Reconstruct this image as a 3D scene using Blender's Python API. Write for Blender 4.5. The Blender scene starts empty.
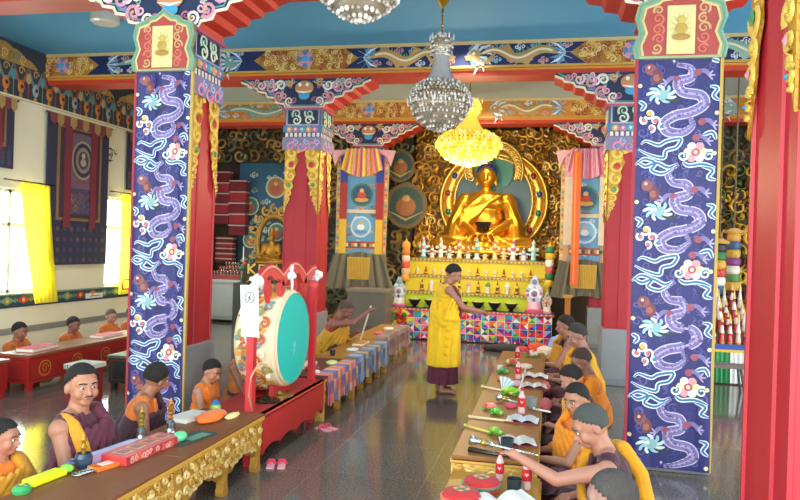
import bpy, math, random
from math import sin, cos, pi, radians, sqrt, atan2
from mathutils import Vector, Matrix, Euler
random.seed(7)
COL = bpy.context.scene.collection
SC = bpy.context.scene
V = Vector

# ---------------------------------------------------------------- colours and materials
def lin(h):
    h = h.lstrip('#'); out = []
    for i in (0, 2, 4):
        c = int(h[i:i+2], 16) / 255
        out.append(c / 12.92 if c <= .04045 else ((c + .055) / 1.055) ** 2.4)
    return (out[0], out[1], out[2], 1.0)

MATS = {}
def mat(name, rough=.6, metal=0., col=None, noise=.12, nscale=12., bump=0., bscale=40., emis=0., spec=.5, coat=0., sheen=0., trans=0., alpha=1., weave=False):
    """procedural finish; colour comes from the mesh's own paint (attribute Col) unless col is given"""
    if name in MATS: return MATS[name]
    m = bpy.data.materials.new(name); m.use_nodes = True
    nt = m.node_tree; N = nt.nodes; L = nt.links
    b = N['Principled BSDF']
    tc = N.new('ShaderNodeTexCoord')
    nz = N.new('ShaderNodeTexNoise'); nz.inputs['Scale'].default_value = nscale; nz.inputs['Detail'].default_value = 4
    L.new(tc.outputs['Object'], nz.inputs['Vector'])
    mr = N.new('ShaderNodeMapRange'); mr.inputs['To Min'].default_value = 1 - noise; mr.inputs['To Max'].default_value = 1 + noise
    L.new(nz.outputs['Fac'], mr.inputs['Value'])
    mx = N.new('ShaderNodeVectorMath'); mx.operation = 'SCALE'
    if col:
        mx.inputs[0].default_value = lin(col)[:3]
    else:
        at = N.new('ShaderNodeAttribute'); at.attribute_name = 'Col'
        L.new(at.outputs['Color'], mx.inputs[0])
    L.new(mr.outputs['Result'], mx.inputs['Scale'])
    L.new(mx.outputs['Vector'], b.inputs['Base Color'])
    b.inputs['Roughness'].default_value = rough
    b.inputs['Metallic'].default_value = metal
    b.inputs['Specular IOR Level'].default_value = spec
    b.inputs['Coat Weight'].default_value = coat
    b.inputs['Sheen Weight'].default_value = sheen
    b.inputs['Transmission Weight'].default_value = trans
    if emis:
        L.new(mx.outputs['Vector'], b.inputs['Emission Color']); b.inputs['Emission Strength'].default_value = emis
    if bump:
        n2 = N.new('ShaderNodeTexNoise'); n2.inputs['Scale'].default_value = bscale; n2.inputs['Detail'].default_value = 3
        L.new(tc.outputs['Object'], n2.inputs['Vector'])
        bp = N.new('ShaderNodeBump'); bp.inputs['Strength'].default_value = bump; bp.inputs['Distance'].default_value = .02
        L.new(n2.outputs['Fac'], bp.inputs['Height']); L.new(bp.outputs['Normal'], b.inputs['Normal'])
    MATS[name] = m
    return m

PAINT = mat('painted_wood', .5, noise=.1, nscale=9)
LACQ = mat('lacquered_paint', .45, noise=.08, nscale=5, spec=.4)
CLOTH = mat('woven_cloth', .85, noise=.12, nscale=14, bump=.25, bscale=160, sheen=.1)
SATIN = mat('silk_brocade', .45, noise=.12, nscale=10, bump=.2, bscale=120, sheen=.2)
PLAS = mat('matte_plaster', .9, noise=.04, nscale=2.5)
GILT = mat('gilded_metal', .32, .75, noise=.18, nscale=10, bump=.3, bscale=30)
GWOOD = mat('gold_painted_carving', .38, .35, noise=.22, nscale=16, bump=.5, bscale=45)
PAPER = mat('paper', .8, noise=.04, nscale=20)
GLOSS = mat('glazed', .2, noise=.05, nscale=8, spec=.6)
STONE = mat('grey_stone', .35, noise=.12, nscale=7)
METAL = mat('polished_metal', .25, .85, noise=.1, nscale=10)
LIT = mat('lit_crystal', .3, noise=.1, nscale=20, emis=.5)
CRYS = mat('cut_crystal', .2, .1, noise=.2, nscale=30, spec=.9)
SKIN = {}
def skin(h):
    return mat('skin_' + h, .5, col=h, noise=.08, nscale=12, bump=.05, bscale=60)
def robe(h):
    return mat('robe_' + h, .8, col=h, noise=.16, nscale=9, bump=.5, bscale=22, sheen=.15)

# ---------------------------------------------------------------- mesh builder
class Fr:
    """a plane to draw on: origin, u axis, v axis; w is lift along the normal"""
    def __init__(s, o, u=(1, 0, 0), v=(0, 0, 1), n=None):
        s.o = V(o); s.u = V(u).normalized(); s.v = V(v).normalized(); s.n = V(n) if n else s.u.cross(s.v).normalized()
    def p(s, a, b, w=0.): return s.o + s.u * a + s.v * b + s.n * w
    def sub(s, a, b, ang=0., w=0.):
        u = s.u * cos(ang) + s.v * sin(ang); v = s.v * cos(ang) - s.u * sin(ang)
        return Fr(s.p(a, b, w), u, v, s.n)

class MB:
    def __init__(s): s.v = []; s.f = []; s.c = []; s.m = []; s.sm = []
    def add(s, vs, fs, col, m=0, smooth=False):
        k = len(s.v); s.v.extend([tuple(x) for x in vs])
        c = lin(col) if isinstance(col, str) else col
        for f in fs:
            s.f.append([i + k for i in f]); s.c.append(c); s.m.append(m); s.sm.append(smooth)
        return s
    def box(s, c, d, col, rz=0., m=0, tap=1., rot=None):
        x, y, z = d[0] / 2, d[1] / 2, d[2] / 2
        R = rot if rot else Matrix.Rotation(rz, 3, 'Z')
        vs = [V(c) + R @ V((a * x * (tap if e > 0 else 1), b * y * (tap if e > 0 else 1), e * z)) for e in (-1, 1) for a, b in ((-1, -1), (1, -1), (1, 1), (-1, 1))]
        return s.add(vs, [(3, 2, 1, 0), (4, 5, 6, 7), (0, 1, 5, 4), (1, 2, 6, 5), (2, 3, 7, 6), (3, 0, 4, 7)], col, m)
    def bb(s, lo, hi, col, m=0):
        return s.box([(a + b) / 2 for a, b in zip(lo, hi)], [b - a for a, b in zip(lo, hi)], col, m=m)
    def lathe(s, prof, c, col, n=16, m=0, ax=(0, 0, 1), flute=0., nf=8, smooth=True, caps=True):
        """prof: (r, z[, colour])"""
        ax = V(ax).normalized(); q = V((0, 0, 1)).rotation_difference(ax).to_matrix()
        vs = []
        for p in prof:
            for i in range(n):
                a = 2 * pi * i / n; r = p[0] * (1 + flute * cos(nf * a))
                vs.append(V(c) + q @ V((r * cos(a), r * sin(a), p[1])))
        for j in range(len(prof) - 1):
            cc = prof[j][2] if len(prof[j]) > 2 else col
            s.add([vs[k] for k in range(j * n, (j + 2) * n)], [(i, (i + 1) % n, n + (i + 1) % n, n + i) for i in range(n)], cc, m, smooth)
        for j, fl in ((0, True), (len(prof) - 1, False)):
            if caps and prof[j][0] > 1e-4:
                ring = [vs[j * n + i] for i in range(n)]
                s.add(ring, [tuple(range(n))[::-1] if fl else tuple(range(n))], prof[j][2] if len(prof[j]) > 2 else col, m)
        return s
    def tube(s, pts, r, col, n=8, m=0, smooth=True):
        pts = [V(p) for p in pts]; rs = r if isinstance(r, (list, tuple)) else [r] * len(pts)
        vs = []; up = V((0, 0, 1))
        for i, p in enumerate(pts):
            t = (pts[min(i + 1, len(pts) - 1)] - pts[max(i - 1, 0)]).normalized()
            a = t.cross(up)
            if a.length < 1e-3: a = t.cross(V((1, 0, 0)))
            a.normalize(); b = a.cross(t)
            for k in range(n):
                g = 2 * pi * k / n; vs.append(p + (a * cos(g) + b * sin(g)) * rs[i])
        fs = []
        for i in range(len(pts) - 1):
            fs += [(i * n + k, (i + 1) * n + k, (i + 1) * n + (k + 1) % n, i * n + (k + 1) % n) for k in range(n)]
        fs += [tuple(range(n)), tuple(range((len(pts) - 1) * n, len(pts) * n))[::-1]]
        return s.add(vs, fs, col, m, smooth)
    def ell(s, c, r, col, n=12, k=8, m=0, rot=None, keep=None):
        if not isinstance(r, (list, tuple)): r = (r, r, r)
        vs = []; R = rot or Matrix.Identity(3)
        loc = []
        for j in range(k + 1):
            t = pi * j / k
            for i in range(n):
                a = 2 * pi * i / n; q = V((sin(t) * cos(a), sin(t) * sin(a), cos(t)))
                loc.append(q); vs.append(V(c) + R @ V((q.x * r[0], q.y * r[1], q.z * r[2])))
        fs = []
        for j in range(k):
            for i in range(n):
                f = (j * n + i, (j + 1) * n + i, (j + 1) * n + (i + 1) % n, j * n + (i + 1) % n)
                if j == 0: f = (0, (j + 1) * n + i, (j + 1) * n + (i + 1) % n)
                if j == k - 1: f = (j * n + i, k * n, j * n + (i + 1) % n)
                if keep:
                    q = sum((loc[x] for x in f), V()) / len(f)
                    if not keep(q): continue
                fs.append(f)
        return s.add(vs, fs, col, m, True)
    # --- drawing on a plane
    def poly(s, fr, pts, col, w=.003, m=0):
        return s.add([fr.p(a, b, w) for a, b in pts], [tuple(range(len(pts)))], col, m)
    def slab(s, fr, pts, d, col, side=None, m=0, w=0.):
        """outline pts extruded backwards by d; front at lift w"""
        n = len(pts); A = [fr.p(a, b, w) for a, b in pts]; B = [fr.p(a, b, w - d) for a, b in pts]
        s.add(A, [tuple(range(n))], col, m); s.add(B, [tuple(range(n))[::-1]], side or col, m)
        return s.add(A + B, [(i, n + i, n + (i + 1) % n, (i + 1) % n) for i in range(n)], side or col, m)
    def rib(s, fr, pts, w, col, lift=.004, rel=0., m=0, taper=.15):
        n = len(pts)
        if n < 2: return s
        vs = []
        for i, (x, y) in enumerate(pts):
            x0, y0 = pts[max(i - 1, 0)]; x1, y1 = pts[min(i + 1, n - 1)]
            dx, dy = x1 - x0, y1 - y0; l = sqrt(dx * dx + dy * dy) or 1; nx, ny = -dy / l, dx / l
            t = i / (n - 1); ww = (w(t) if callable(w) else w * min(1, taper + 3 * t, taper + 3 * (1 - t))) / 2
            vs.append(fr.p(x + nx * ww, y + ny * ww, lift))
            if rel: vs.append(fr.p(x, y, lift + rel))
            vs.append(fr.p(x - nx * ww, y - ny * ww, lift))
        k = 3 if rel else 2; fs = []
        for i in range(n - 1):
            for j in range(k - 1):
                a = i * k + j; fs.append((a + 1, a + k + 1, a + k, a))
        return s.add(vs, fs, col, m, bool(rel))
    def disc(s, fr, x, y, r, col, w=.005, n=10, rel=0., m=0, ry=None):
        ry = ry or r
        ring = [fr.p(x + r * cos(2 * pi * i / n), y + ry * sin(2 * pi * i / n), w) for i in range(n)]
        if rel:
            return s.add(ring + [fr.p(x, y, w + rel)], [(i, (i + 1) % n, n) for i in range(n)], col, m, True)
        return s.add(ring, [tuple(range(n))], col, m)
    def rect(s, fr, a0, b0, a1, b1, col, w=.003, m=0):
        return s.poly(fr, [(a0, b0), (a1, b0), (a1, b1), (a0, b1)], col, w, m)
    def scroll(s, fr, x, y, r, col, wd, d=1, a0=0., turns=1.4, lift=.006, rel=0., m=0):
        pts = []
        for i in range(15):
            t = i / 14; a = a0 + d * turns * 2 * pi * t; rr = r * (1 - .82 * t)
            pts.append((x + rr * cos(a), y + rr * sin(a)))
        return s.rib(fr, pts, lambda t: wd * (1 - .5 * t), col, lift, rel, m)
    def build(s, name, mats=None, parent=None, loc=None, rz=0., smooth=None, bevel=0.):
        me = bpy.data.meshes.new(name); me.from_pydata(s.v, [], s.f); 
        at = me.color_attributes.new('Col', 'FLOAT_COLOR', 'CORNER'); buf = []
        for p in me.polygons:
            p.material_index = s.m[p.index]; p.use_smooth = s.sm[p.index] if smooth is None else smooth
            buf.extend(s.c[p.index] * len(p.vertices))
        at.data.foreach_set('color', buf)
        ms = mats or [PAINT]
        if not isinstance(ms, (list, tuple)): ms = [ms]
        for x in ms: me.materials.append(x)
        me.update()
        o = bpy.data.objects.new(name, me); COL.objects.link(o)
        if parent: o.parent = parent
        if loc: o.location = loc
        o.rotation_euler.z = rz
        if bevel:
            b = o.modifiers.new('edge', 'BEVEL'); b.width = bevel; b.segments = 2; b.limit_method = 'ANGLE'
        return o

def tag(o, label=None, cat=None, group=None, kind=None):
    if label: o['label'] = label
    if cat: o['category'] = cat
    if group: o['group'] = group
    if kind: o['kind'] = kind
    return o
def thing(name, label, cat, loc=(0, 0, 0), rz=0., group=None):
    o = bpy.data.objects.new(name, None); COL.objects.link(o); o.location = loc; o.rotation_euler.z = rz
    o.empty_display_size = .1
    return tag(o, label, cat, group)
def copy_tree(o, parent=None):
    c = o.copy(); COL.objects.link(c); c.parent = parent
    for ch in list(o.children): copy_tree(ch, c)
    return c
ORD = ['first', 'second', 'third', 'fourth', 'fifth', 'sixth', 'seventh', 'eighth', 'ninth', 'tenth', 'eleventh', 'twelfth', 'thirteenth', 'fourteenth', 'fifteenth']

# ---------------------------------------------------------------- shared ornament
NAVY = '#1b2350'; CREAM = '#e8dcc0'; GOLDC = '#c9983a'; PINK = '#d98a9a'; TEAL = '#3f8f93'; SKY = '#6fb4d8'; REDC = '#b3202a'; WHITE = '#f0ece6'; GREEN = '#4f8f5a'; PURP = '#7d6fae'; ORANGE = '#dd7a2c'
def dragon(b, fr, L, A, w, body='#c9a35a', belly=WHITE, mane=TEAL, leg=None, waves=1.5, lift=.008, rel=0., m=0, spine=None):
    n = 34; pts = []
    for i in range(n):
        t = i / (n - 1); pts.append((L * (t - .5), A * sin(2 * pi * waves * t) * (.55 + .45 * sin(pi * t))))
    leg = leg or body
    for t in (.25, .5, .74):
        x, y = pts[int(t * (n - 1))]; sg = 1 if t != .5 else -1
        b.rib(fr, [(x, y), (x + w * 1.0, y - sg * w * 1.2), (x + w * 1.9, y - sg * w * 1.0)], w * .6, leg, lift - .002, rel * .6, m)
        for k in range(3):
            a = -.8 + k * .8
            b.rib(fr, [(x + w * 1.8, y - sg * w), (x + w * (1.8 + .8 * cos(a)), y - sg * w + w * .8 * sin(a))], w * .2, WHITE, lift, 0, m)
    sp = spine or ORANGE
    for i in range(2, n - 4, 2):
        x, y = pts[i]; x1, y1 = pts[i + 1]; dx, dy = x1 - x, y1 - y; l = sqrt(dx * dx + dy * dy) or 1
        ww = w * (.3 + .7 * sin(pi * (i / n) ** .7)) * .5
        b.poly(fr, [(x - dy / l * ww, y + dx / l * ww), (x1 - dy / l * ww, y1 + dx / l * ww), ((x + x1) / 2 - dy / l * (ww + w * .35), (y + y1) / 2 + dx / l * (ww + w * .35))][::-1], sp, lift, m)
    b.rib(fr, pts, lambda t: w * (.12 + .88 * sin(pi * min(1, t * 1.0 + .02) ** .75)), body, lift, rel, m)
    b.rib(fr, pts[2:-3], lambda t: w * .22, belly, lift + (rel or .003), 0, m)
    hx, hy = pts[-1]
    for k in range(6):
        a = 1.7 + k * .55
        b.rib(fr, [(hx, hy), (hx + w * 1.1 * cos(a), hy + w * 1.1 * sin(a)), (hx + w * 1.9 * cos(a + .3), hy + w * 1.9 * sin(a + .3))], w * .35, mane, lift + .001, 0, m)
    b.poly(fr, [(hx - w * .5, hy - w * .5), (hx + w * .9, hy - w * .45), (hx + w * 1.1, hy), (hx + w * .6, hy + w * .15), (hx + w * .4, hy + w * .6), (hx - w * .5, hy + w * .5)], body, lift + .004, m)
    b.disc(fr, hx + w * .15, hy + w * .25, w * .16, WHITE, lift + .006, 6, m=m)
    b.rib(fr, [(hx + w * .2, hy - w * .15), (hx + w * 1.0, hy - w * .2)], w * .16, REDC, lift + .006, 0, m)
    for k in range(5):   # tail flames
        a = 2.2 + k * .45
        b.rib(fr, [pts[0], (pts[0][0] + w * 1.6 * cos(a), pts[0][1] + w * 1.6 * sin(a))], w * .3, mane if k % 2 else SKY, lift, 0, m)
def cloud(b, fr, x, y, r, c1=WHITE, c2=TEAL, lift=.006, m=0, rel=0.):
    for k, (dx, dy, rr) in enumerate(((-1.2, 0, .7), (0, .35, 1.), (1.2, 0, .7), (0, -.6, .6))):
        b.scroll(fr, x + dx * r, y + dy * r, rr * r, c1, r * .42, 1 if k % 2 else -1, k, 1.2, lift, rel, m)
        b.disc(fr, x + dx * r, y + dy * r, rr * r * .3, c2, lift + .001, 8, 0, m)
def zigzag(b, fr, x, y, w, h, c1='#dfe6f2', c2='#2c6f8f', wd=.03, lift=.006, seed=0, m=0):
    rnd = random.Random(seed); pts = []
    for i in range(26):
        t = i / 25; pts.append((x + w * (t - .5) + .10 * w * sin(t * 23 + seed), y + h * (.5 * sin(t * 9 + seed) + .3 * sin(t * 21))))
    b.rib(fr, pts, wd * 2.2, c1, lift, 0, m); b.rib(fr, pts, wd * .9, c2, lift + .002, 0, m)
def flower(b, fr, x, y, r, c=(PINK, WHITE, '#3a8fc8'), lift=.008, rel=0., m=0):
    for i in range(8):
        a = 2 * pi * i / 8; b.disc(fr, x + r * .66 * cos(a), y + r * .66 * sin(a), r * .34, c[i % 2], lift, 8, rel, m)
    b.disc(fr, x, y, r * .5, c[1], lift + .002, 10, rel, m); b.disc(fr, x, y, r * .36, c[2], lift + .004 + rel, 10, rel, m)
def scrollfield(b, fr, a0, b0, a1, b1, r, cols, wd=.5, lift=.006, rel=.01, seed=1, m=0, dens=1.):
    rnd = random.Random(seed)
    nx = max(1, int((a1 - a0) / (r * 1.5) * dens)); ny = max(1, int((b1 - b0) / (r * 1.5) * dens))
    for i in range(nx):
        for j in range(ny):
            x = a0 + (i + .5) * (a1 - a0) / nx + rnd.uniform(-.2, .2) * r; y = b0 + (j + .5) * (b1 - b0) / ny + rnd.uniform(-.2, .2) * r
            b.scroll(fr, x, y, r * rnd.uniform(.8, 1.05), rnd.choice(cols), r * wd, rnd.choice((1, -1)), rnd.uniform(0, 6.3), 1.35, lift, rel, m)

# ================================================================ SETTING
XW, XE, YB, YF, ZC = -8.28, 6.4, 15.9, -1.5, 4.83
XL, XR, G = -3.74, 1.02, .27
ROWS = (2.7, 6.56, 10.42, 14.28)
# floor: dark polished granite with pale tile joints
def floor_mat():
    m = bpy.data.materials.new('polished_granite'); m.use_nodes = True; nt = m.node_tree; N = nt.nodes; L = nt.links; b = N['Principled BSDF']
    tc = N.new('ShaderNodeTexCoord'); nz = N.new('ShaderNodeTexNoise'); nz.inputs['Scale'].default_value = 60; nz.inputs['Detail'].default_value = 6
    n2 = N.new('ShaderNodeTexNoise'); n2.inputs['Scale'].default_value = 1.3; n2.inputs['Detail'].default_value = 5
    L.new(tc.outputs['Object'], nz.inputs['Vector']); L.new(tc.outputs['Object'], n2.inputs['Vector'])
    r1 = N.new('ShaderNodeValToRGB'); r1.color_ramp.elements[0].position = .35; r1.color_ramp.elements[0].color = lin('#57514b'); r1.color_ramp.elements[1].position = .7; r1.color_ramp.elements[1].color = lin('#877e76')
    L.new(nz.outputs['Fac'], r1.inputs['Fac'])
    br = N.new('ShaderNodeTexBrick'); br.offset = 0; br.inputs['Scale'].default_value = 1.; br.inputs['Brick Width'].default_value = .9; br.inputs['Row Height'].default_value = .9; br.inputs['Mortar Size'].default_value = .004
    br.inputs['Color1'].default_value = (1, 1, 1, 1); br.inputs['Color2'].default_value = (.86, .86, .86, 1); br.inputs['Mortar'].default_value = (1.5, 1.4, 1.3, 1)
    L.new(tc.outputs['Object'], br.inputs['Vector'])
    mx = N.new('ShaderNodeMixRGB'); mx.blend_type = 'MULTIPLY'; mx.inputs['Fac'].default_value = 1
    L.new(r1.outputs['Color'], mx.inputs['Color1']); L.new(br.outputs['Color'], mx.inputs['Color2']); L.new(mx.outputs['Color'], b.inputs['Base Color'])
    mr = N.new('ShaderNodeMapRange'); mr.inputs['To Min'].default_value = .05; mr.inputs['To Max'].default_value = .17; L.new(n2.outputs['Fac'], mr.inputs['Value']); L.new(mr.outputs['Result'], b.inputs['Roughness'])
    b.inputs['Specular IOR Level'].default_value = .6
    return m
fl = MB().bb((XW - .3, YF, -.2), (XE + .3, YB + .3, 0), '#555555').build('floor', floor_mat()); tag(fl, kind='structure')
cm = mat('painted_ceiling', .7, noise=.06, nscale=1.2)
ce = MB()
ce.bb((XW - .3, YF, ZC), (XE + .3, ROWS[2], ZC + .2), '#57a8d8'); ce.bb((XW - .3, ROWS[2], ZC), (XE + .3, ROWS[3], ZC + .2), '#b9cccb'); ce.bb((XW - .3, ROWS[3], ZC), (XE + .3, YB + .3, ZC + .2), '#3f86b4')  # chandelier glare painted in as the pale bay, shade as the darker far bay
tag(ce.build('ceiling', cm), kind='structure')
CW = '#e6e2c6'
WIN = [(8.9, 10.25, .9, 2.55), (11.9, 13.3, .9, 2.62)]
wl = MB(); ys = YF
for (a, b_, z0, z1) in WIN:
    wl.bb((XW - .3, ys, 0), (XW, a, ZC), CW); wl.bb((XW - .3, a, 0), (XW, b_, z0), CW); wl.bb((XW - .3, a, z1), (XW, b_, ZC), CW); ys = b_
wl.bb((XW - .3, ys, 0), (XW, YB + .3, ZC), CW)
tag(wl.build('wall_left', PLAS), kind='structure')
tag(MB().bb((XW, YB, 0), (XE, YB + .3, ZC), '#4a3a2c').build('wall_back', PLAS), kind='structure')
wr = MB(); wr.bb((XE, 11, 0), (XE + .3, YB + .3, ZC), '#5a4436'); wr.bb((XE, YF, 2.8), (XE + .3, 11, ZC), CW); wr.bb((XE, YF, 0), (XE + .3, 11, .9), CW)
for y in (1.2, 4.6, 8.0): wr.bb((XE, y, .9), (XE + .3, y + .5, 2.8), CW)
tag(wr.build('wall_right', PLAS), kind='structure')
for i, (a, b_, z0, z1) in enumerate(WIN):
    w = thing('window_%d' % (i + 1), None, None); tag(w, kind='structure')
    f = MB(); C = '#e9ebe6'; x = XW - .12
    for y in (a + .03, (a + b_) / 2, b_ - .03): f.bb((x - .03, y - .03, z0), (x + .03, y + .03, z1), C)
    for z in (z0 + .03, z0 + (z1 - z0) * .66, z1 - .03): f.bb((x - .03, a, z - .03), (x + .03, b_, z + .03), C)
    f.build('window_frame', PAINT, w)
    g = MB(); n = 9
    zt = z0 + (z1 - z0) * .66
    for k in range(-4, n + 1):      # diamond lattice
        for d in (1, -1):
            y0 = a + (b_ - a) * k / n; L_ = z1 - zt
            p, q = (y0, y0 + L_ * .8) if d > 0 else (y0 + L_ * .8, y0)
            t0, t1 = 0., 1.
            lo, hi = min(p, q), max(p, q)
            if hi <= a or lo >= b_: continue
            pts = []
            for t in [j / 12 for j in range(13)]:
                yy = p + (q - p) * t
                if a <= yy <= b_: pts.append((x + .04, yy, zt + L_ * t))
            if len(pts) > 1: g.tube(pts, .006, '#9fa3a0', 4)
    for k in range(1, 10): g.tube([(x + .04, a + (b_ - a) * k / 10, z0), (x + .04, a + (b_ - a) * k / 10, zt)], .005, '#9fb0b4', 4)
    g.build('window_grille', METAL, w)
    gm = MATS.get('window_glass')
    if not gm:
        gm = bpy.data.materials.new('window_glass'); gm.use_nodes = True; nt = gm.node_tree; nt.nodes.remove(nt.nodes['Principled BSDF'])
        t = nt.nodes.new('ShaderNodeBsdfTransparent'); gl = nt.nodes.new('ShaderNodeBsdfGlossy'); gl.inputs['Roughness'].default_value = .05; mi = nt.nodes.new('ShaderNodeMixShader'); mi.inputs[0].default_value = .07
        nt.links.new(t.outputs[0], mi.inputs[1]); nt.links.new(gl.outputs[0], mi.inputs[2]); nt.links.new(mi.outputs[0], nt.nodes['Material Output'].inputs[0]); MATS['window_glass'] = gm
    MB().bb((x - .004, a, z0), (x + .004, b_, z1), WHITE).build('glass', gm, w)
# painted frieze high on the left wall, hanging jewelled garlands
F = Fr((XW + .02, 4., 0), (0, 1, 0), (0, 0, 1), (1, 0, 0))
b = MB(); b.slab(F, [(0, 3.97), (11.9, 3.97), (11.9, ZC), (0, ZC)], .02, '#35404f')
L_ = 11.9
for i in range(int(L_ / .32)):
    x = .16 + i * .32
    b.rib(F, [(x - .15, 4.5), (x - .08, 4.3), (x, 4.2), (x + .08, 4.3), (x + .15, 4.5)], .07, '#9a5a3c' if i % 2 else '#6a7d86', .006, .01)
    b.disc(F, x, 4.17, .075, '#c88038' if i % 3 else '#8fa8b0', .01, 8, .02, ry=.11); b.disc(F, x, 4.17, .035, '#54222a', .03, 8)
    b.disc(F, x + .16, 4.33, .06, '#b0a070' if i % 2 else '#4c8f94', .01, 8, .02, ry=.09)
    b.rib(F, [(x + .16, 4.25), (x + .16, 4.0)], .06, '#a34a30' if i % 2 else '#7a8f6a', .006, .008)
    b.disc(F, x, 4.03, .04, '#b58a48', .01, 8, .01)
    b.scroll(F, x, 4.42, .07, '#b8935a', .03, 1, 0, 1.2, .012)
for i in range(6):     # cloud-like gold crests above
    x = .9 + i * 2.05
    pts = [(x - .95, 4.5)] + [(x - .95 + 1.9 * t, 4.52 + .26 * sin(pi * t) + .03 * abs(sin(7 * pi * t))) for t in [k / 28 for k in range(29)]] + [(x + .95, 4.5)]
    b.poly(F, pts, '#a98746', .012)
    scrollfield(b, F.sub(x, 4.5, 0, .01), -.7, .0, .7, .2, .08, ['#d4ae62', '#7f6a3a', '#5d8a8c'], .4, .008, .006, seed=i)
b.rect(F, 0, 3.97, 11.9, 4.0, CREAM, .012)
tag(b.build('trim_1', PAINT), kind='structure')
# painted dado band under the sills and the grey band below
F = Fr((XW + .015, 4., 0), (0, 1, 0), (0, 0, 1), (1, 0, 0))
b = MB(); b.slab(F, [(0, .68), (11.9, .68), (11.9, .9), (0, .9)], .015, '#2f4a4c')
b.rect(F, 0, .68, 11.9, .705, '#26335c'); b.rect(F, 0, .875, 11.9, .9, '#8fa294')
for i in range(34):
    x = .2 + i * .35; c = ['#b0433a', '#c88c3c', '#3f8f93', '#7fa06a'][i % 4]
    b.poly(F, [(x - .16, .79), (x, .72), (x + .16, .79), (x, .865)], c, .005); b.disc(F, x, .79, .035, '#e0b060', .008, 8)
    cloud(b, F, x + .175, .79, .028, '#6fa8a0', '#a83a3a', .006)
tag(b.build('trim_2', PAINT), kind='structure')
tag(MB().bb((XW, 4, .26), (XW + .012, YB, .36), '#8d8c86').build('baseboard_left', PAINT), kind='structure')

# ================================================================ BEAMS, PILLARS, BRACKETS
def beam(label, x0, x1, y, zb, zt, bg, cols, lozenges):
    t = thing('painted_beam', label, 'beam', (0, y, 0))
    b = MB(); b.bb((x0, -.25, zb), (x1, .25, zt - .002), bg)
    F = Fr((0, -.25, 0), (1, 0, 0), (0, 0, 1), (0, -1, 0)); h = zt - zb; zm = (zb + zt) / 2
    b.bb((x0, -.275, zt - .05), (x1, -.25, zt - .003), '#d8bd84'); b.bb((x0, -.265, zb), (x1, -.25, zb + .035), '#c99b4a')
    for (c, hw) in lozenges['pillars']:
        a0, a1 = max(c - hw, x0), min(c + hw, x1)
        b.poly(F, [(a0, zb + .04), (a1, zb + .04), (min(a1 + .22, x1), zm), (a1, zt - .05), (a0, zt - .05), (max(a0 - .22, x0), zm)], lozenges['gold'], .006)
        scrollfield(b, F, a0, zb + .06, a1, zt - .07, h * .15, cols, .55, .012, .012, seed=int(c * 10) + 50, dens=1.35); scrollfield(b, F, a0 - .1, zm - .06, a1 + .1, zm + .06, h * .13, cols, .55, .014, .012, seed=int(c * 10) + 51, dens=1.3)
        flower(b, F, c, zm, h * .36, ('#6b86b8', '#d79ab0', '#4aa8d8'), .024, .01)
    for (a0, a1, body, fl_) in lozenges['dragons']:
        L = a1 - a0; c = (a0 + a1) / 2; f2 = F.sub(c, zm)
        if fl_: f2 = Fr(F.p(c, zm), (-1, 0, 0), (0, 0, 1), (0, -1, 0))
        rnd = random.Random(int(a0 * 7))
        for k in range(int(L / .11)):
            cloud(b, F, a0 + .12 + k * .11, zm + (-1) ** k * h * rnd.uniform(.2, .3), h * .1, rnd.choice(['#dfe6ee', '#d7a0a8', '#8fc0d8']), rnd.choice([TEAL, '#c03a40', '#d8b050']), .008)
        dragon(b, f2, L * .8, h * .17, h * .36, body, '#efe0c0', '#cfe4ec', waves=1.6, lift=.014, rel=.02, spine='#4f9a78')
        for sx in (a0, a1):      # feathered blue point
            for k in range(7):
                a = (k - 3) * .22; d = 1 if sx == a0 else -1
                b.rib(F, [(sx + d * .02, zm), (sx + d * .16 * cos(a), zm + .3 * h * sin(a) * 2.2), (sx + d * .26 * cos(a), zm + .36 * h * sin(a * 1.3) * 1.9)], h * .085, '#e8eef6' if k % 2 else '#5f9fd0', .012)
    b.build('beam', PAINT, t)
    r = MB(); r.bb((x0, -.2, zb - (.1 if y > 7 else .17)), (x1, .2, zb), '#c2402a'); r.bb((x0, -.23, zb - .03), (x1, .23, zb), '#d8932f'); r.build('under_rail', PAINT, t)
    return t
PILX = (XL, XR)
for y, lab, bg, gold in ((ROWS[1], 'long painted ceiling beam over the first row of pillars, nearest the camera', '#1d2a5c', GOLDC),
               (ROWS[2], 'navy painted ceiling beam with dragons, in front of the hanging chandelier row', '#1d2a5c', '#b5873a'),
               (ROWS[3], 'orange-gold painted ceiling beam with dragons, just before the Buddha', '#c9842f', '#d0963c')):
    beam(lab, XW, XE, y, 4.44, ZC, bg, ['#e2b95c', '#b07828', '#e8cf8c', '#a34a2c'],
         dict(gold=gold, pillars=[(XL, .62), (XR, .62), (5.78, .5)] + ([(-7.95, .45)]), dragons=[(-2.85, -1.45, '#c79a5a', 0), (-1.3, .15, '#b8955c', 1), (1.9, 3.3, '#8fb0a0', 0), (3.6, 5.0, '#b07a7a', 1), (-7.15, -4.75, '#7fa8a8', 0)]))

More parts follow.
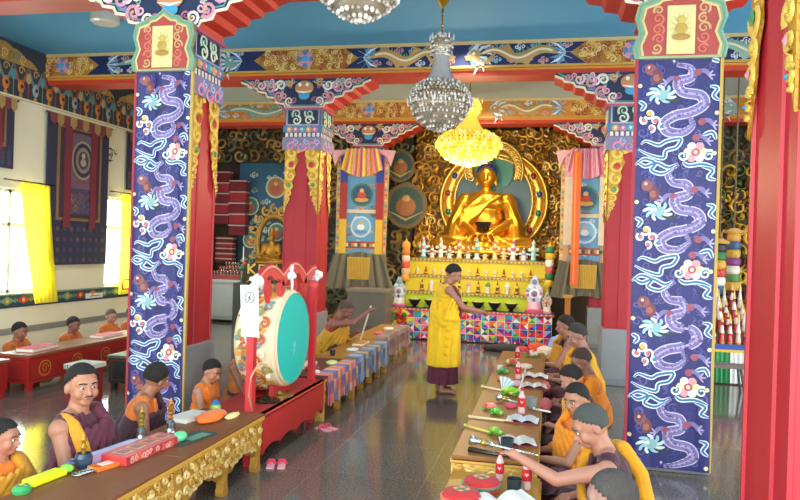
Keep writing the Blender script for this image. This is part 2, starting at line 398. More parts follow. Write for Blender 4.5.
def carve_bracket(parent):
    """stepped cloud bracket under the beam, carved front, red stepped underside"""
    half = [(1.04, 0), (1.04, -.05), (.93, -.09), (.90, -.13), (.78, -.15), (.75, -.20), (.63, -.22), (.60, -.28), (.48, -.30), (.45, -.37), (.33, -.39), (.30, -.45), (0, -.45)]
    pts = [(-x, z) for x, z in half] + [(x, z) for x, z in half[::-1][1:]]
    pts = pts[::1]
    b = MB(); F = Fr((0, -.25, 4.34), (1, 0, 0), (0, 0, 1), (0, -1, 0)); B = Fr((0, .25, 4.34), (-1, 0, 0), (0, 0, 1), (0, 1, 0))
    b.slab(F, pts, .5, '#1c2c50', '#c83224')
    for f in (F,):
        ins = [(x * .965, z * .94 - .012) for x, z in pts]
        b.rib(f, [(x, z + .012) for x, z in pts[1:-1]], lambda t: .035, '#e9dcc0', .006, .01)
        b.rib(f, [(x * .95, z + .045) for x, z in pts[1:-1]], lambda t: .016, '#58a0a0', .006, .006)
        for sx in (-1, 1):
            for k, (x, z, r, c) in enumerate(((.85, -.06, .055, PINK), (.70, -.09, .075, '#e6c9d2'), (.55, -.13, .09, '#d89ab0'), (.38, -.1, .08, '#f0e4e0'), (.4, -.27, .085, '#cf8f9f'), (.24, -.34, .07, '#e8d8d0'), (.6, -.05, .05, '#9fd0c8'), (.25, -.06, .06, '#e0b060'))):
                b.scroll(f, sx * x, z, r, c, r * .5, sx, k, 1.4, .012, .014)
                b.disc(f, sx * x, z, r * .2, '#d8a84a', .03, 8, .006)
                b.scroll(f, sx * (x - .07), z + .02, r * .7, ['#e8b0c0', '#b86a8a', '#f2e8e0', '#6fa8c8'][k % 4], r * .36, -sx, k * 2, 1.3, .009, .012); b.scroll(f, sx * (x - .02), z - .06, r * .5, ['#58a08a', '#d0708a', '#8a7ac0'][k % 3], r * .3, sx, k * 3, 1.2, .008, .008)
            for k in range(5): b.rib(f, [(sx * (.95 - k * .17), -.03), (sx * (.88 - k * .17), -.07), (sx * (.8 - k * .17), -.04)], .022, ['#7fc0a8', '#e0b060', '#8fb8e0'][k % 3], .014, .006)
        b.disc(f, 0, -.14, .15, '#c88a5c', .02, 14, .03, ry=.11); b.disc(f, -.06, -.1, .03, WHITE, .055, 8, .01); b.disc(f, .06, -.1, .03, WHITE, .055, 8, .01)
        b.disc(f, 0, -.26, .09, '#3f9fd0', .02, 12, .03, ry=.06); b.rib(f, [(-.13, -.19), (0, -.21), (.13, -.19)], .035, WHITE, .03, .01)
    return b.build('bracket', PAINT, parent)
def scallop_strip(b, fr, w, L, sx):
    """gilded lambrequin hanging at a corner: wide above, pointed below"""
    out = [(0, 0)]; n = 22
    for i in range(n + 1):
        t = i / n; ww = w * (1 - t ** 1.6) * (1 - .25 * abs(sin(5 * pi * t))) + .012
        out.append((ww * sx, -L * t))
    out.append((0, -L * 1.02))
    if sx < 0: out = out[::-1]
    b.slab(fr, out[::-1], .012, '#c8962e', '#a9781e', w=.014)
    k = 0; z = -.06
    while z > -L * .95:
        t = -z / L; ww = w * (1 - t ** 1.6) * .5 + .008
        b.scroll(fr, sx * ww, z, ww * .9, '#edc65a', ww * .55, sx, k, 1.2, .016, .014); k += 1
        if k % 2 == 0: b.disc(fr, sx * ww, z, ww * .42, ['#3fa0c8', '#c8403a', '#4f9f6a', '#e8a0a8'][(k // 2) % 4], .032, 8, .012)
        z -= max(.04, ww * 1.5)
def pillar(x, y, label, faces='FLR', shaft='#b3202f'):
    t = thing('pillar', label, 'pillar', (x, y, 0)); g = G
    b = MB(); b.bb((-g - .03, -g - .03, 0), (g + .03, g + .03, .78), '#8f9296'); b.bb((-g - .05, -g - .05, 0), (g + .05, g + .05, .1), '#83868a'); b.build('base', STONE, t, bevel=.01)
    # fluted square shaft
    s = MB(); prof = []
    e = [-1, -.94, -.92, -.36, -.34, .34, .36, .92, .94, 1]; d = [0, 0, -.012, -.012, 0, 0, -.012, -.012, 0, 0]
    for k in range(4):
        a = k * pi / 2
        for ee, dd in zip(e[:-1], d[:-1]):
            px, py = ee * g, -(g + dd); prof.append((px * cos(a) - py * sin(a), px * sin(a) + py * cos(a)))
    n = len(prof); s.add([(px, py, z) for z in (.78, 3.27) for px, py in prof], [(i, (i + 1) % n, n + (i + 1) % n, n + i) for i in range(n)] + [tuple(range(n))[::-1], tuple(range(n, 2 * n))], shaft)
    s.build('shaft', LACQ, t)
    # capital
    c = MB(); q = g + .015
    c.bb((-q, -q, 3.62), (q, q, 3.89), '#44708c'); c.bb((-q - .02, -q - .02, 3.52), (q + .02, q + .02, 3.62), '#3f88b8'); c.bb((-q, -q, 3.44), (q, q, 3.52), '#6a5470'); c.bb((-q - .025, -q - .025, 3.25), (q + .025, q + .025, 3.44), '#8a84a6'); c.bb((-q - .04, -q - .04, 3.86), (q + .04, q + .04, 3.89), '#c05a7a')
    fr_ = {'F': ((0, -1), (1, 0)), 'L': ((-1, 0), (0, -1)), 'R': ((1, 0), (0, 1)), 'B': ((0, 1), (-1, 0))}
    v = MB()
    for f in faces:
        nn, uu = fr_[f]
        fr = Fr((nn[0] * q, nn[1] * q, 3.25), (uu[0], uu[1], 0), (0, 0, 1), (nn[0], nn[1], 0))
        c.rect(fr, -q + .05, .40, q - .05, .6, '#142a4a', .004)
        c.rib(fr, [(-q + .03, .38), (q - .03, .38), (q - .03, .62), (-q + .03, .62), (-q + .03, .38)], lambda t_: .022, '#c7b0c8', .006, .006)
        for k in range(4):
            sx = -1 if k % 2 else 1
            c.scroll(fr, sx * .1, .45 + .1 * (k // 2), .075, '#dfe8cc' if k < 2 else '#b8d8c0', .032, sx, k * 1.3, 1.3, .008, .012)
        for k in range(5):
            xx = -q + .03 + (k + .5) * (2 * q - .06) / 5
            c.disc(fr.sub(0, 0, 0, .02), xx, .31, .048, ['#e8a858', '#d87a9a', '#58b0c8'][k % 3], .002, 8, .015); c.disc(fr.sub(0, 0, 0, .02), xx, .31, .02, '#f0e0c0', .02, 6)
        for k in range(8):
            xx = -q + (k + .5) * 2 * q / 8; c.rect(fr, xx - .022, .2, xx + .022, .26, '#f0e8e4', .005)
        for k in range(3):
            xx = (-1 + k) * .17; c.scroll(fr.sub(0, 0, 0, .025), xx, .05, .075, '#e890b0', .04, -1 if k % 2 else 1, 0, 1.3, .004, .012); c.scroll(fr.sub(0, 0, 0, .025), xx + .08, .12, .05, '#b8c0e8', .025, 1, 2, 1.2, .004, .008)
            c.disc(fr.sub(0, 0, 0, .025), xx, .05, .025, '#3fa0d0', .018, 8, .01)
        # gilded lambrequins on this face of the shaft
        fs = Fr((nn[0] * g, nn[1] * g, 3.27), (uu[0], uu[1], 0), (0, 0, 1), (nn[0], nn[1], 0))
        scallop_strip(v, fs.sub(-g, 0), g * .86, .98, 1); scallop_strip(v, fs.sub(g, 0), g * .86, .98, -1)
    c.build('capital', PAINT, t); v.build('gilded_lambrequin', GWOOD, t)
    carve_bracket(t)
    return t
pillar(XR, ROWS[0], 'nearest tall red pillar, cut off by the right edge of the photo', 'FL')
pillar(XR, ROWS[1], 'red pillar behind the right dragon brocade hanging', 'FL', '#a82432')
pillar(XR, ROWS[2], 'red pillar with grey stone base behind the robed row on the right', 'FL')
pillar(XR, ROWS[3], 'farthest right pillar, hidden behind the pink-topped silk banner', 'FL')
pillar(XL, ROWS[1], 'red pillar behind the left dragon brocade hanging', 'FR')
pillar(XL, ROWS[2], 'red pillar with gilded capital standing behind the big drum', 'FR')
pillar(XL, ROWS[3], 'farthest left pillar, behind the banner with blue and red side streamers', 'FR')

# dragon brocade hangings
def brocade(x, label, wd):
    W, z0, z1 = wd, .04, 3.46; t = thing('dragon_brocade', label, 'wall hanging', (x, ROWS[1] - G - .09, 0))
    b = MB(); nu, nv = 36, 60
    def P(u, v_): return V(((u - .5) * W, -.012 * sin(u * 14 + v_ * 1.5) - .02 * (1 - v_) * sin(u * 9) - .01, z0 + (z1 - z0) * v_))
    b.add([P(i / nu, j / nv) for j in range(nv + 1) for i in range(nu + 1)], [(j * (nu + 1) + i, j * (nu + 1) + i + 1, (j + 1) * (nu + 1) + i + 1, (j + 1) * (nu + 1) + i) for j in range(nv) for i in range(nu)], '#23236a', smooth=True)
    b.add([P(i / nu, j / nv) + V((0, .012, 0)) for j in (0, nv) for i in (0, nu)], [(1, 0, 2, 3)], '#23236a')
    s = len(b.v)
    F = Fr((0, -.014, 0), (1, 0, 0), (0, 0, 1), (0, -1, 0))
    period = .97; k = 0; zz = z1 - period + .1
    LAV = '#7c70a6'; LAV2 = '#a99cc8'
    rb = random.Random(5)
    for q_ in range(230):
        xx, zz_ = rb.uniform(-W / 2 + .05, W / 2 - .05), rb.uniform(z0 + .06, z1 - .06); b.scroll(F, xx, zz_, rb.uniform(.025, .05), rb.choice(['#3a3c84', '#4a4c98', '#2c3a78', '#54508c', '#5c5a9c']), .014, rb.choice((1, -1)), rb.uniform(0, 6), 1.2, .0015)
    while zz > z0 - period:
        def pr(pts, w, c, l=.004): 
            pp = [(a * W / .66, zz + bb) for a, bb in pts]
            pp = [(min(max(a, -W / 2 + .012), W / 2 - .012), bb) for a, bb in pp]
            pp = [q_ for q_ in pp if z0 + .02 < q_[1] < z1 - .01]
            if len(pp) > 1: b.rib(F, sm(pp), w, c, l, .0, 0, .35)
        def sm(pp):
            out = []
            for i in range(len(pp) - 1):
                p0 = pp[max(i - 1, 0)]; p1 = pp[i]; p2 = pp[i + 1]; p3 = pp[min(i + 2, len(pp) - 1)]
                for q_ in range(5):
                    t_ = q_ / 5
                    out.append(tuple(.5 * ((2 * p1[d]) + (-p0[d] + p2[d]) * t_ + (2 * p0[d] - 5 * p1[d] + 4 * p2[d] - p3[d]) * t_ * t_ + (-p0[d] + 3 * p1[d] - 3 * p2[d] + p3[d]) * t_ ** 3) for d in (0, 1)))
            return out + [pp[-1]]
        def dd(x_, y_, r, c, l=.006, n=9):
            y_ += zz
            if z0 + r < y_ < z1 - r: b.disc(F, max(min(x_ * W / .66, W / 2 - r), -W / 2 + r), y_, r, c, l, n)
        # dragon body
        body = [(.02, .95), (-.06, .88), (-.02, .80), (.09, .78), (.1, .70), (.0, .66), (.03, .58), (.17, .55), (.2, .47), (.1, .41), (-.02, .38), (-.1, .32), (-.07, .25), (.04, .24), (.12, .3), (.1, .37)]
        pr(body, .088, '#cfc4e2', .003); pr(body, .07, LAV, .005); pr(body[1:-1], .02, LAV2, .007)
        for i_ in range(len(body) - 1):
            for u_ in (0, .33, .66):
                a_ = body[i_][0] + (body[i_ + 1][0] - body[i_][0]) * u_; c_ = body[i_][1] + (body[i_ + 1][1] - body[i_][1]) * u_
                dd(a_ + .022, c_, .008, '#5e4f8a', .0075, 5); dd(a_ - .022, c_ + .01, .008, '#5e4f8a', .0075, 5)
        for q_ in body[2:14:2]:
            dd(q_[0] + .035, q_[1], .014, '#5e4f8a', .008, 6); dd(q_[0] - .02, q_[1] + .03, .012, '#c8b8dc', .008, 6)
        for lx, ly, s_ in ((.2, .74, 1), (.24, .33, 1), (-.06, .68, -1), (.2, .2, 1)):
            pr([(lx - .08 * s_, ly), (lx, ly + .01), (lx + .04 * s_, ly - .04)], .035, LAV)
            for a in (-.9, 0, .9): pr([(lx + .03 * s_, ly - .03), (lx + .03 * s_ + .05 * s_ * cos(a), ly - .03 + .05 * sin(a))], .014, LAV2, .006)
            dd(lx - .05 * s_, ly, .03, '#9a4a5c', .007)
        # head with pale green mane
        for a in range(9):
            an = a * .7; pr([(-.13, .56), (-.13 + .07 * cos(an), .56 + .05 * sin(an)), (-.13 + .12 * cos(an + .4), .56 + .08 * sin(an + .4))], .026, '#9cc4cc' if a % 2 else '#cfe0dc', .006)
        dd(-.12, .555, .045, '#86b3b8', .008); dd(-.15, .57, .014, '#f4f4f0', .01, 6); pr([(-.1, .52), (-.03, .5), (.03, .52)], .02, '#2c3a34', .009)
        # red brown beast
        pr([(-.26, .80), (-.2, .76), (-.15, .70), (-.2, .66)], .07, '#6e3442', .004); dd(-.22, .77, .05, '#8a4a50', .005); dd(-.23, .785, .014, '#d8c8b8', .007, 6); dd(-.17, .7, .03, '#a05a4c', .006)
        # pearl cloud, bottom left
        for q_ in ((-.22, .40, .045), (-.26, .34, .035), (-.17, .34, .04), (-.12, .29, .03), (-.2, .28, .035)):
            if z0 + .06 < q_[1] + zz < z1 - .06: b.scroll(F, q_[0] * W / .66, q_[1] + zz, q_[2], '#e3e7ea', .02, 1, q_[0] * 40, 1.2, .007)
            dd(q_[0], q_[1], q_[2] * .5, ['#3f7fa8', '#d8b050', '#c86a6a'][int(q_[0] * -100) % 3], .008)
        # jewel flower with yellow and rose
        for a in range(6):
            an = a * 1.05; dd(.15 + .06 * cos(an), .08 + .055 * sin(an), .035, ['#e8d8a0', '#d89aa0', '#eef0ec'][a % 3], .006)
        dd(.15, .08, .034, '#b84a5c', .008); dd(.15, .08, .017, '#f0e0b0', .01)
        for s_ in (-1, 1): 
            if z0 + .06 < .07 + zz < z1 - .06: b.scroll(F, (.15 + s_ * .1) * W / .66, zz + .05, .045, '#f2f2ee', .022, s_, 1, 1.3, .007); b.scroll(F, (.15 + s_ * .1) * W / .66, zz + .05, .03, '#2c8090', .012, s_, 1, 1.2, .009)
        # meandering cloud bands
        for pts in ([(-.3, .1), (-.22, .06), (-.1, .03), (-.08, .09), (.0, .12), (.03, .19), (-.08, .17), (-.14, .14), (-.24, .17), (-.28, .14)],
                    [(-.32, .94), (-.25, .99), (-.16, .96), (-.19, .9), (-.1, .87), (-.02, .92)], [(-.31, .0), (-.24, -.04), (-.15, -.01), (-.06, -.05), (.0, -.02)],
                    [(.2, .93), (.28, .9), (.25, .84), (.31, .82)], [(.24, .62), (.3, .6), (.27, .54), (.32, .5)], [(-.31, .5), (-.26, .47), (-.29, .42)], [(.2, .22), (.27, .24), (.3, .18)], [(.05, .0), (.1, -.03), (.2, -.02), (.3, -.05)]):
            pr(pts, .038, '#dde6f4', .008); pr(pts, .018, '#2c6f9a', .0095)
        for a, bb in ((.3, .4), (.29, .07), (-.3, .63)): dd(a, bb, .018, '#e6d9a4', .006)
        zz -= period; k += 1
    for v_ in range(s, len(b.v)):    # the embroidery follows the folds
        xx, yy, z_ = b.v[v_]; p_ = P(xx / W + .5, (z_ - z0) / (z1 - z0)); b.v[v_] = (xx, p_.y + (yy + .014) - .008, z_)
    b.build('embroidered_cloth', SATIN, t)
    e = MB()
    for sx in (-1, 1):
        e.bb((sx * W / 2 - .012, -.03, z0), (sx * W / 2 + .012, .0, z1), '#a83a44' if sx < 0 else '#c0a050')
    e.build('edging', CLOTH, t)
    # shaped top panel
    v = MB(); W2 = W * .53
    out = [(-W2, 0), (-W2 - .02, .1), (-W2 + .03, .22), (-W2 - .01, .34), (-W2 + .02, .46), (-W2 + .14, .5), (-W2 * .5, .53), (-.09, .54), (0, .6), (.09, .54), (W2 * .5, .53), (W2 - .14, .5), (W2 - .02, .46), (W2 + .01, .34), (W2 - .03, .22), (W2 + .02, .1), (W2, 0)]
    F = Fr((0, -.06, z1 - .02), (1, 0, 0), (0, 0, 1), (0, -1, 0))
    v.slab(F, out[::-1], .05, '#9aa67c', '#7f8a60'); ins = [(a * .83, .02 + bb * .86) for a, bb in out]
    v.poly(F, ins, '#a83f36', .004)
    v.rib(F, ins, lambda t_: .02, '#d2c283', .008, .01); v.rib(F, [(a * .94, bb * .96) for a, bb in out], lambda t_: .022, '#5f9a86', .006, .008)
    scrollfield(v, F, -W2 * .7, .04, -W2 * .32, .44, .05, ['#d06a58', '#c9a06a'], .4, .007, .006, seed=3); scrollfield(v, F, W2 * .32, .04, W2 * .7, .44, .05, ['#d06a58', '#c9a06a'], .4, .007, .006, seed=4)
    v.rect(F, -.11, .03, .11, .43, '#d9c98a', .012)
    for k_ in range(14): v.rib(F, [(.1 * cos(k_ * .45) * .9, .24 + .13 * sin(k_ * .45)), (.05 * cos(k_ * .45), .24 + .07 * sin(k_ * .45))], .016, '#a9a04c', .015, .004)
    v.disc(F, 0, .31, .035, '#c8a850', .018, 10, .01); v.disc(F, 0, .24, .05, '#b8973e', .018, 10, .012, ry=.05); v.disc(F, 0, .17, .075, '#a97f34', .018, 10, .01, ry=.03)
    v.build('top_panel', SATIN, t)
    return t
brocade(.99, 'blue dragon brocade hanging on the right, reaching down to the floor', .665)
brocade(-3.71, 'blue dragon brocade hanging on the left, behind the robed people', .6)

# ================================================================ CHANDELIERS
def chandelier(x, y, zb, R, label, lit=False):
    t = thing('chandelier', label, 'chandelier', (x, y, 0)); M_ = LIT if lit else CRYS; H = 1.0
    c = MB(); zt = zb + 1.45
    c.lathe([(.0, ZC - .001), (.05, ZC - .001), (.05, ZC - .01), (.07, ZC - .03), (.03, ZC - .06), (.008, ZC - .07), (.008, zt + .14), (.06, zt + .1), (.075, zt + .07), (.03, zt + .02), (.015, zt)][::-1], (0, 0, 0), '#c9a23c', 14); c.build('canopy', GILT, t)
    ch = MB(); ch.tube([(0, 0, zt), (0, 0, zb + 1.15)], .008, '#8a7a50', 6)
    for k in range(8): ch.lathe([(.016, -.008), (.02, 0), (.016, .008)], (0, 0, zt - .03 - k * .034), '#a08a50', 8)
    ch.build('chain', METAL, t)
    pal = ['#ffe97a', '#ffdc4a', '#f4c838', '#fff2b0'] if lit else ['#e8e4de', '#b9b0a2', '#8d8478', '#f4f2ee', '#cfc8bd']
    rnd = random.Random(3)
    def ring(b, r, z, rad, n):
        for i in range(n):
            a = 2 * pi * (i + rnd.random() * .3) / n; b.ell((r * cos(a), r * sin(a), z), (rad, rad, rad * 1.2), rnd.choice(pal), 5, 4)
    u = MB()   # upper crown
    for k, (r, z) in enumerate(((.10, 1.13), (.17, 1.09), (.2, 1.04), (.22, .98), (.2, .93), (.16, .89), (.12, .86))): ring(u, r * R / .45 * .72, zb + z, .017 * R / .45, int(18 + r * 60))
    u.lathe([(.02, zb + .86), (.1 * R / .45, zb + .9), (.13 * R / .45, zb + .98), (.1 * R / .45, zb + 1.06), (.02, zb + 1.15)], (0, 0, 0), '#ffd23c' if lit else '#b8aa92', 14)
    for k in range(8): u.ell((.17 * R / .45 * cos(k * pi / 4), .17 * R / .45 * sin(k * pi / 4), zb + 1.1), (.012, .012, .04), pal[0], 5, 4)
    tag(u.build('upper_crown', M_, t), kind=None)
    nk = MB(); nk.lathe([(.10 * R / .45, zb + .9), (.11 * R / .45, zb + .8), (.15 * R / .45, zb + .68), (.24 * R / .45, zb + .54), (.27 * R / .45, zb + .5)][::-1], (0, 0, 0), '#ffd850' if lit else '#b4b2b4', 40, flute=.04, nf=20); nk.build('neck', M_, t)
    bw = MB(); rows = 11
    sh = [(.62, .56), (.8, .50), (.93, .44), (1., .37), (.97, .31), (.9, .25), (.84, .19), (.72, .13), (.56, .08), (.38, .04), (.2, .015), (.06, .0)]
    for k, (r, z) in enumerate(sh): ring(bw, r * R, zb + z, .021 * R / .45, max(5, int(r * 52)))
    for k, (r, z) in enumerate(sh[1:7]): ring(bw, r * R * .97, zb + z + .03, .014 * R / .45, max(5, int(r * 44)))
    for k in range(20): a = 2 * pi * k / 20; bw.ell((R * 1.03 * cos(a), R * 1.03 * sin(a), zb + .33), (.014, .014, .045), pal[0], 5, 4)
    tag(bw.build('crystal_strands', M_, t), kind='stuff')
    inner = MB(); inner.lathe([(.02, zb + .03), (.5 * R, zb + .08), (.86 * R, zb + .25), (.9 * R, zb + .37), (.6 * R, zb + .52)], (0, 0, 0), '#ffd040' if lit else '#a89c88', 24); inner.build('bowl', M_, t)
    rim = MB()
    for z, r in ((.44, .95), (.37, 1.01), (.52, .72), (.25, .92)): rim.lathe([(R * r - .01, zb + z - .008), (R * r + .006, zb + z), (R * r - .01, zb + z + .008)], (0, 0, 0), '#c9a85a', 32)
    rim.build('gilt_rim', GILT, t)
    return t
chandelier(-1.33, 8.2, 3.2, .37, 'unlit crystal chandelier hanging just left of the lit one')
chandelier(-1.44, 12.1, 3.27, .56, 'lit golden chandelier hanging before the Buddha', True)
chandelier(-1.12, 3.9, 3.1, .31, 'nearest crystal chandelier, only its bottom showing at the top edge')
l = MB(); l.lathe([(.15, 4.7), (.19, 4.72), (.19, 4.82), (.17, 4.829)], (0, 0, 0), '#e6e4da', 18); tag(l.build('ceiling_lamp', GLOSS, loc=(-5.96, 8.42, 0)), 'small round white lamp on the blue ceiling at upper left', 'lamp')

# ================================================================ THANGKAS, CURTAINS, BANNERS
def thangka(label, y0, y1, z0, z1, full=True):
    t = thing('thangka', label, 'thangka', (XW + .05, (y0 + y1) / 2, 0)); w = (y1 - y0) / 2
    F = Fr((0, 0, 0), (0, 1, 0), (0, 0, 1), (1, 0, 0)); b = MB()
    b.slab(F, [(-w, z0), (w, z0), (w, z1), (-w, z1)], .02, '#20284a', w=.01); h = z1 - z0
    rnd = random.Random(int(y0 * 9))
    for i in range(9):
        for j in range(4): b.disc(F, -w * .85 + i * w * .212, z0 + .08 + j * .11 * h / 2.5 * 1.6, .045, rnd.choice(['#3a3558', '#5a3350', '#2c4a66', '#6a4a4a']), .013, 8)
    b.build('brocade_ground', SATIN, t)
    m = MB(); a, c0, c1 = w * .72, z0 + h * .3, z1 - h * .06
    m.slab(F, [(-a, c0), (a, c0), (a, c1), (-a, c1)], .01, '#8a6a44', w=.024); m.rect(F, -a * .9, c0 + .05, a * .9, c1 - .05, '#3c2434', .026); m.rect(F, -a * .76, c0 + .12, a * .76, c1 - .12, '#4a3a5c', .028)
    m.rect(F, -a * .5, c0 + .35 * (c1 - c0), a * .5, c1 - .1, '#6a5a72', .03)
    cx, cz = .06, c0 + (c1 - c0) * .66
    for r, c in ((.30, '#a8987a'), (.265, '#2c2c4c'), (.2, '#8f8878'), (.14, '#3c3a5c')): m.disc(F, cx, cz, r, c, .032 + (.3 - r) * .02, 20, ry=r * 1.15)
    m.disc(F, cx, cz + .08, .05, '#c8b890', .037, 10); m.disc(F, cx, cz - .04, .08, '#b8a880', .037, 10, ry=.07)
    scrollfield(m, F, -a * .7, c0 + .15, a * .7, c0 + .3 * (c1 - c0), .07, ['#9a8468', '#7a5a66', '#5c6a8c'], .4, .032, .0, seed=5)
    m.rib(F, [(-.25 + .5 * k / 10, cz - .42 + .04 * (k % 2)) for k in range(11)], .03, '#b0243c', .034)
    m.build('painted_panel', SATIN, t)
    r = MB(); r.tube([(.02, -w - .06, z1 - .01), (.02, w + .06, z1 - .01)], .02, '#5c3a28', 8)
    r.build('hanging_rod', PAINT, t)
    for sx in (-.42, .42):
        s = MB(); x = sx * w; n = 10
        s.slab(F, [(x - .09 + .01 * sin(k), z1 - .02 - k * (h * .74) / n) for k in range(n + 1)] + [(x + .09 + .01 * sin(k), z1 - .02 - k * (h * .74) / n) for k in range(n, -1, -1)], .008, '#7a1c34', w=.045); s.build('streamer', SATIN, t)
    v = MB()
    for k in range(10):
        x = -w + (k + .5) * w / 5; v.slab(F, [(x - w / 10, z1), (x - w / 10, z1 - .14), (x, z1 - .2), (x + w / 10, z1 - .14), (x + w / 10, z1)], .008, '#a88a50' if k % 2 else '#7a3040', w=.055)
    v.build('top_valance', SATIN, t)
    return t
thangka('large dark blue thangka with red streamers on the wall between the two windows', 10.2, 11.85, 1.34, 3.9)
thangka('dark thangka above the nearer left window, cut by the left photo edge', 8.2, 9.45, 2.85, 3.93)
thangka('dark thangka above the farther left window, half hidden by the dragon brocade', 12.45, 13.5, 2.8, 3.93)
# small ink calligraphy on the wall
b = MB(); F = Fr((XW + .006, 12.0, 3.42), (0, 1, 0), (0, 0, 1), (1, 0, 0))
for pts in ([(-.12, .1), (-.02, .12), (.08, .08)], [(-.08, .1), (-.1, .02), (-.04, -.02), (0, .04)], [(.02, .1), (.03, 0), (-.02, -.1)], [(.08, .12), (.12, .03), (.2, .05)], [(.15, .14), (.16, -.02)], [(-.14, -.08), (-.04, -.12), (.06, -.1)]): b.rib(F, pts, .035, '#2c2a28', .002)
tag(b.build('wall_calligraphy', PAPER), 'black brushed script painted on the cream wall right of the large thangka', 'writing')
b = MB(); b.bb((XW + .015, 11.35, .71), (XW + .022, 11.85, .8), '#eeeae0'); b.bb((XW + .022, 11.45, .74), (XW + .024, 11.75, .76), '#9a9a98'); tag(b.build('wall_notice', PAPER), 'small white paper strip stuck on the painted band under the far window', 'notice')
def curtain(label, top, bot, n=9, x=XW + .09):
    """pleated cloth between a top edge (y0,y1,z) and bottom edge (y0,y1,z)"""
    t = thing('curtain', label, 'curtain', (x, (top[0] + top[1]) / 2, 0)); oy = (top[0] + top[1]) / 2
    b = MB(); nu, nv = 48, 12; vs = []
    for j in range(nv + 1):
        v_ = j / nv; e = v_ ** 1.4
        for i in range(nu + 1):
            u = i / nu; y = (top[0] + (top[1] - top[0]) * u) * (1 - e) + (bot[0] + (bot[1] - bot[0]) * u) * e; z = top[2] + (bot[2] - top[2]) * v_
            vs.append((.035 * sin(u * n * 2 * pi) * (1 - .3 * v_) + .02 * v_, y - oy, z))
    b.add(vs, [(j * (nu + 1) + i, j * (nu + 1) + i + 1, (j + 1) * (nu + 1) + i + 1, (j + 1) * (nu + 1) + i) for j in range(nv) for i in range(nu)], '#f2e23a', smooth=True)
    m = mat('thin_yellow_curtain', .8, noise=.05, trans=0.); o = b.build('curtain_cloth', m, t)
    nt = m.node_tree
    if 'tl' not in nt.nodes:
        bs = nt.nodes['Principled BSDF']; tl = nt.nodes.new('ShaderNodeBsdfTranslucent'); tl.name = 'tl'; tl.inputs[0].default_value = lin('#f4e640'); mi = nt.nodes.new('ShaderNodeMixShader'); mi.inputs[0].default_value = .45
        nt.links.new(bs.outputs[0], mi.inputs[1]); nt.links.new(tl.outputs[0], mi.inputs[2]); nt.links.new(mi.outputs[0], nt.nodes['Material Output'].inputs[0])
    r = MB(); r.tube([(-.01, top[0] - oy - .35, top[2] + .02), (-.01, top[1] - oy + .12, top[2] + .02)], .012, '#6a5a48', 8); r.build('curtain_rod', METAL, t)
    return t
curtain('yellow curtain pulled to the right of the nearer window, swept over the sill', (9.6, 10.25, 2.66), (9.95, 10.5, .72), 6)
curtain('yellow curtain at the farther window beside the dragon brocade', (12.25, 12.95, 2.7), (12.2, 12.95, .74), 5)
# pinkish person-high garment glimpsed outside is left out; red rail at the far window
b = MB(); b.tube([(XW + .14, 12.3, 1.02), (XW + .14, 13.2, 1.02)], .014, '#b8402c'); b.tube([(XW + .14, 12.3, 1.02), (XW + .14, 12.3, .84)], .014, '#b8402c'); b.tube([(XW + .14, 12.3, .84), (XW + .14, 13.2, .84)], .014, '#b8402c')
for yy in (12.3, 13.2): b.tube([(XW, yy, .93), (XW + .14, yy, .93)], .012, '#b8402c')
tag(b.build('red_rail', PAINT), 'thin red metal rail below the farther window curtain', 'rail')

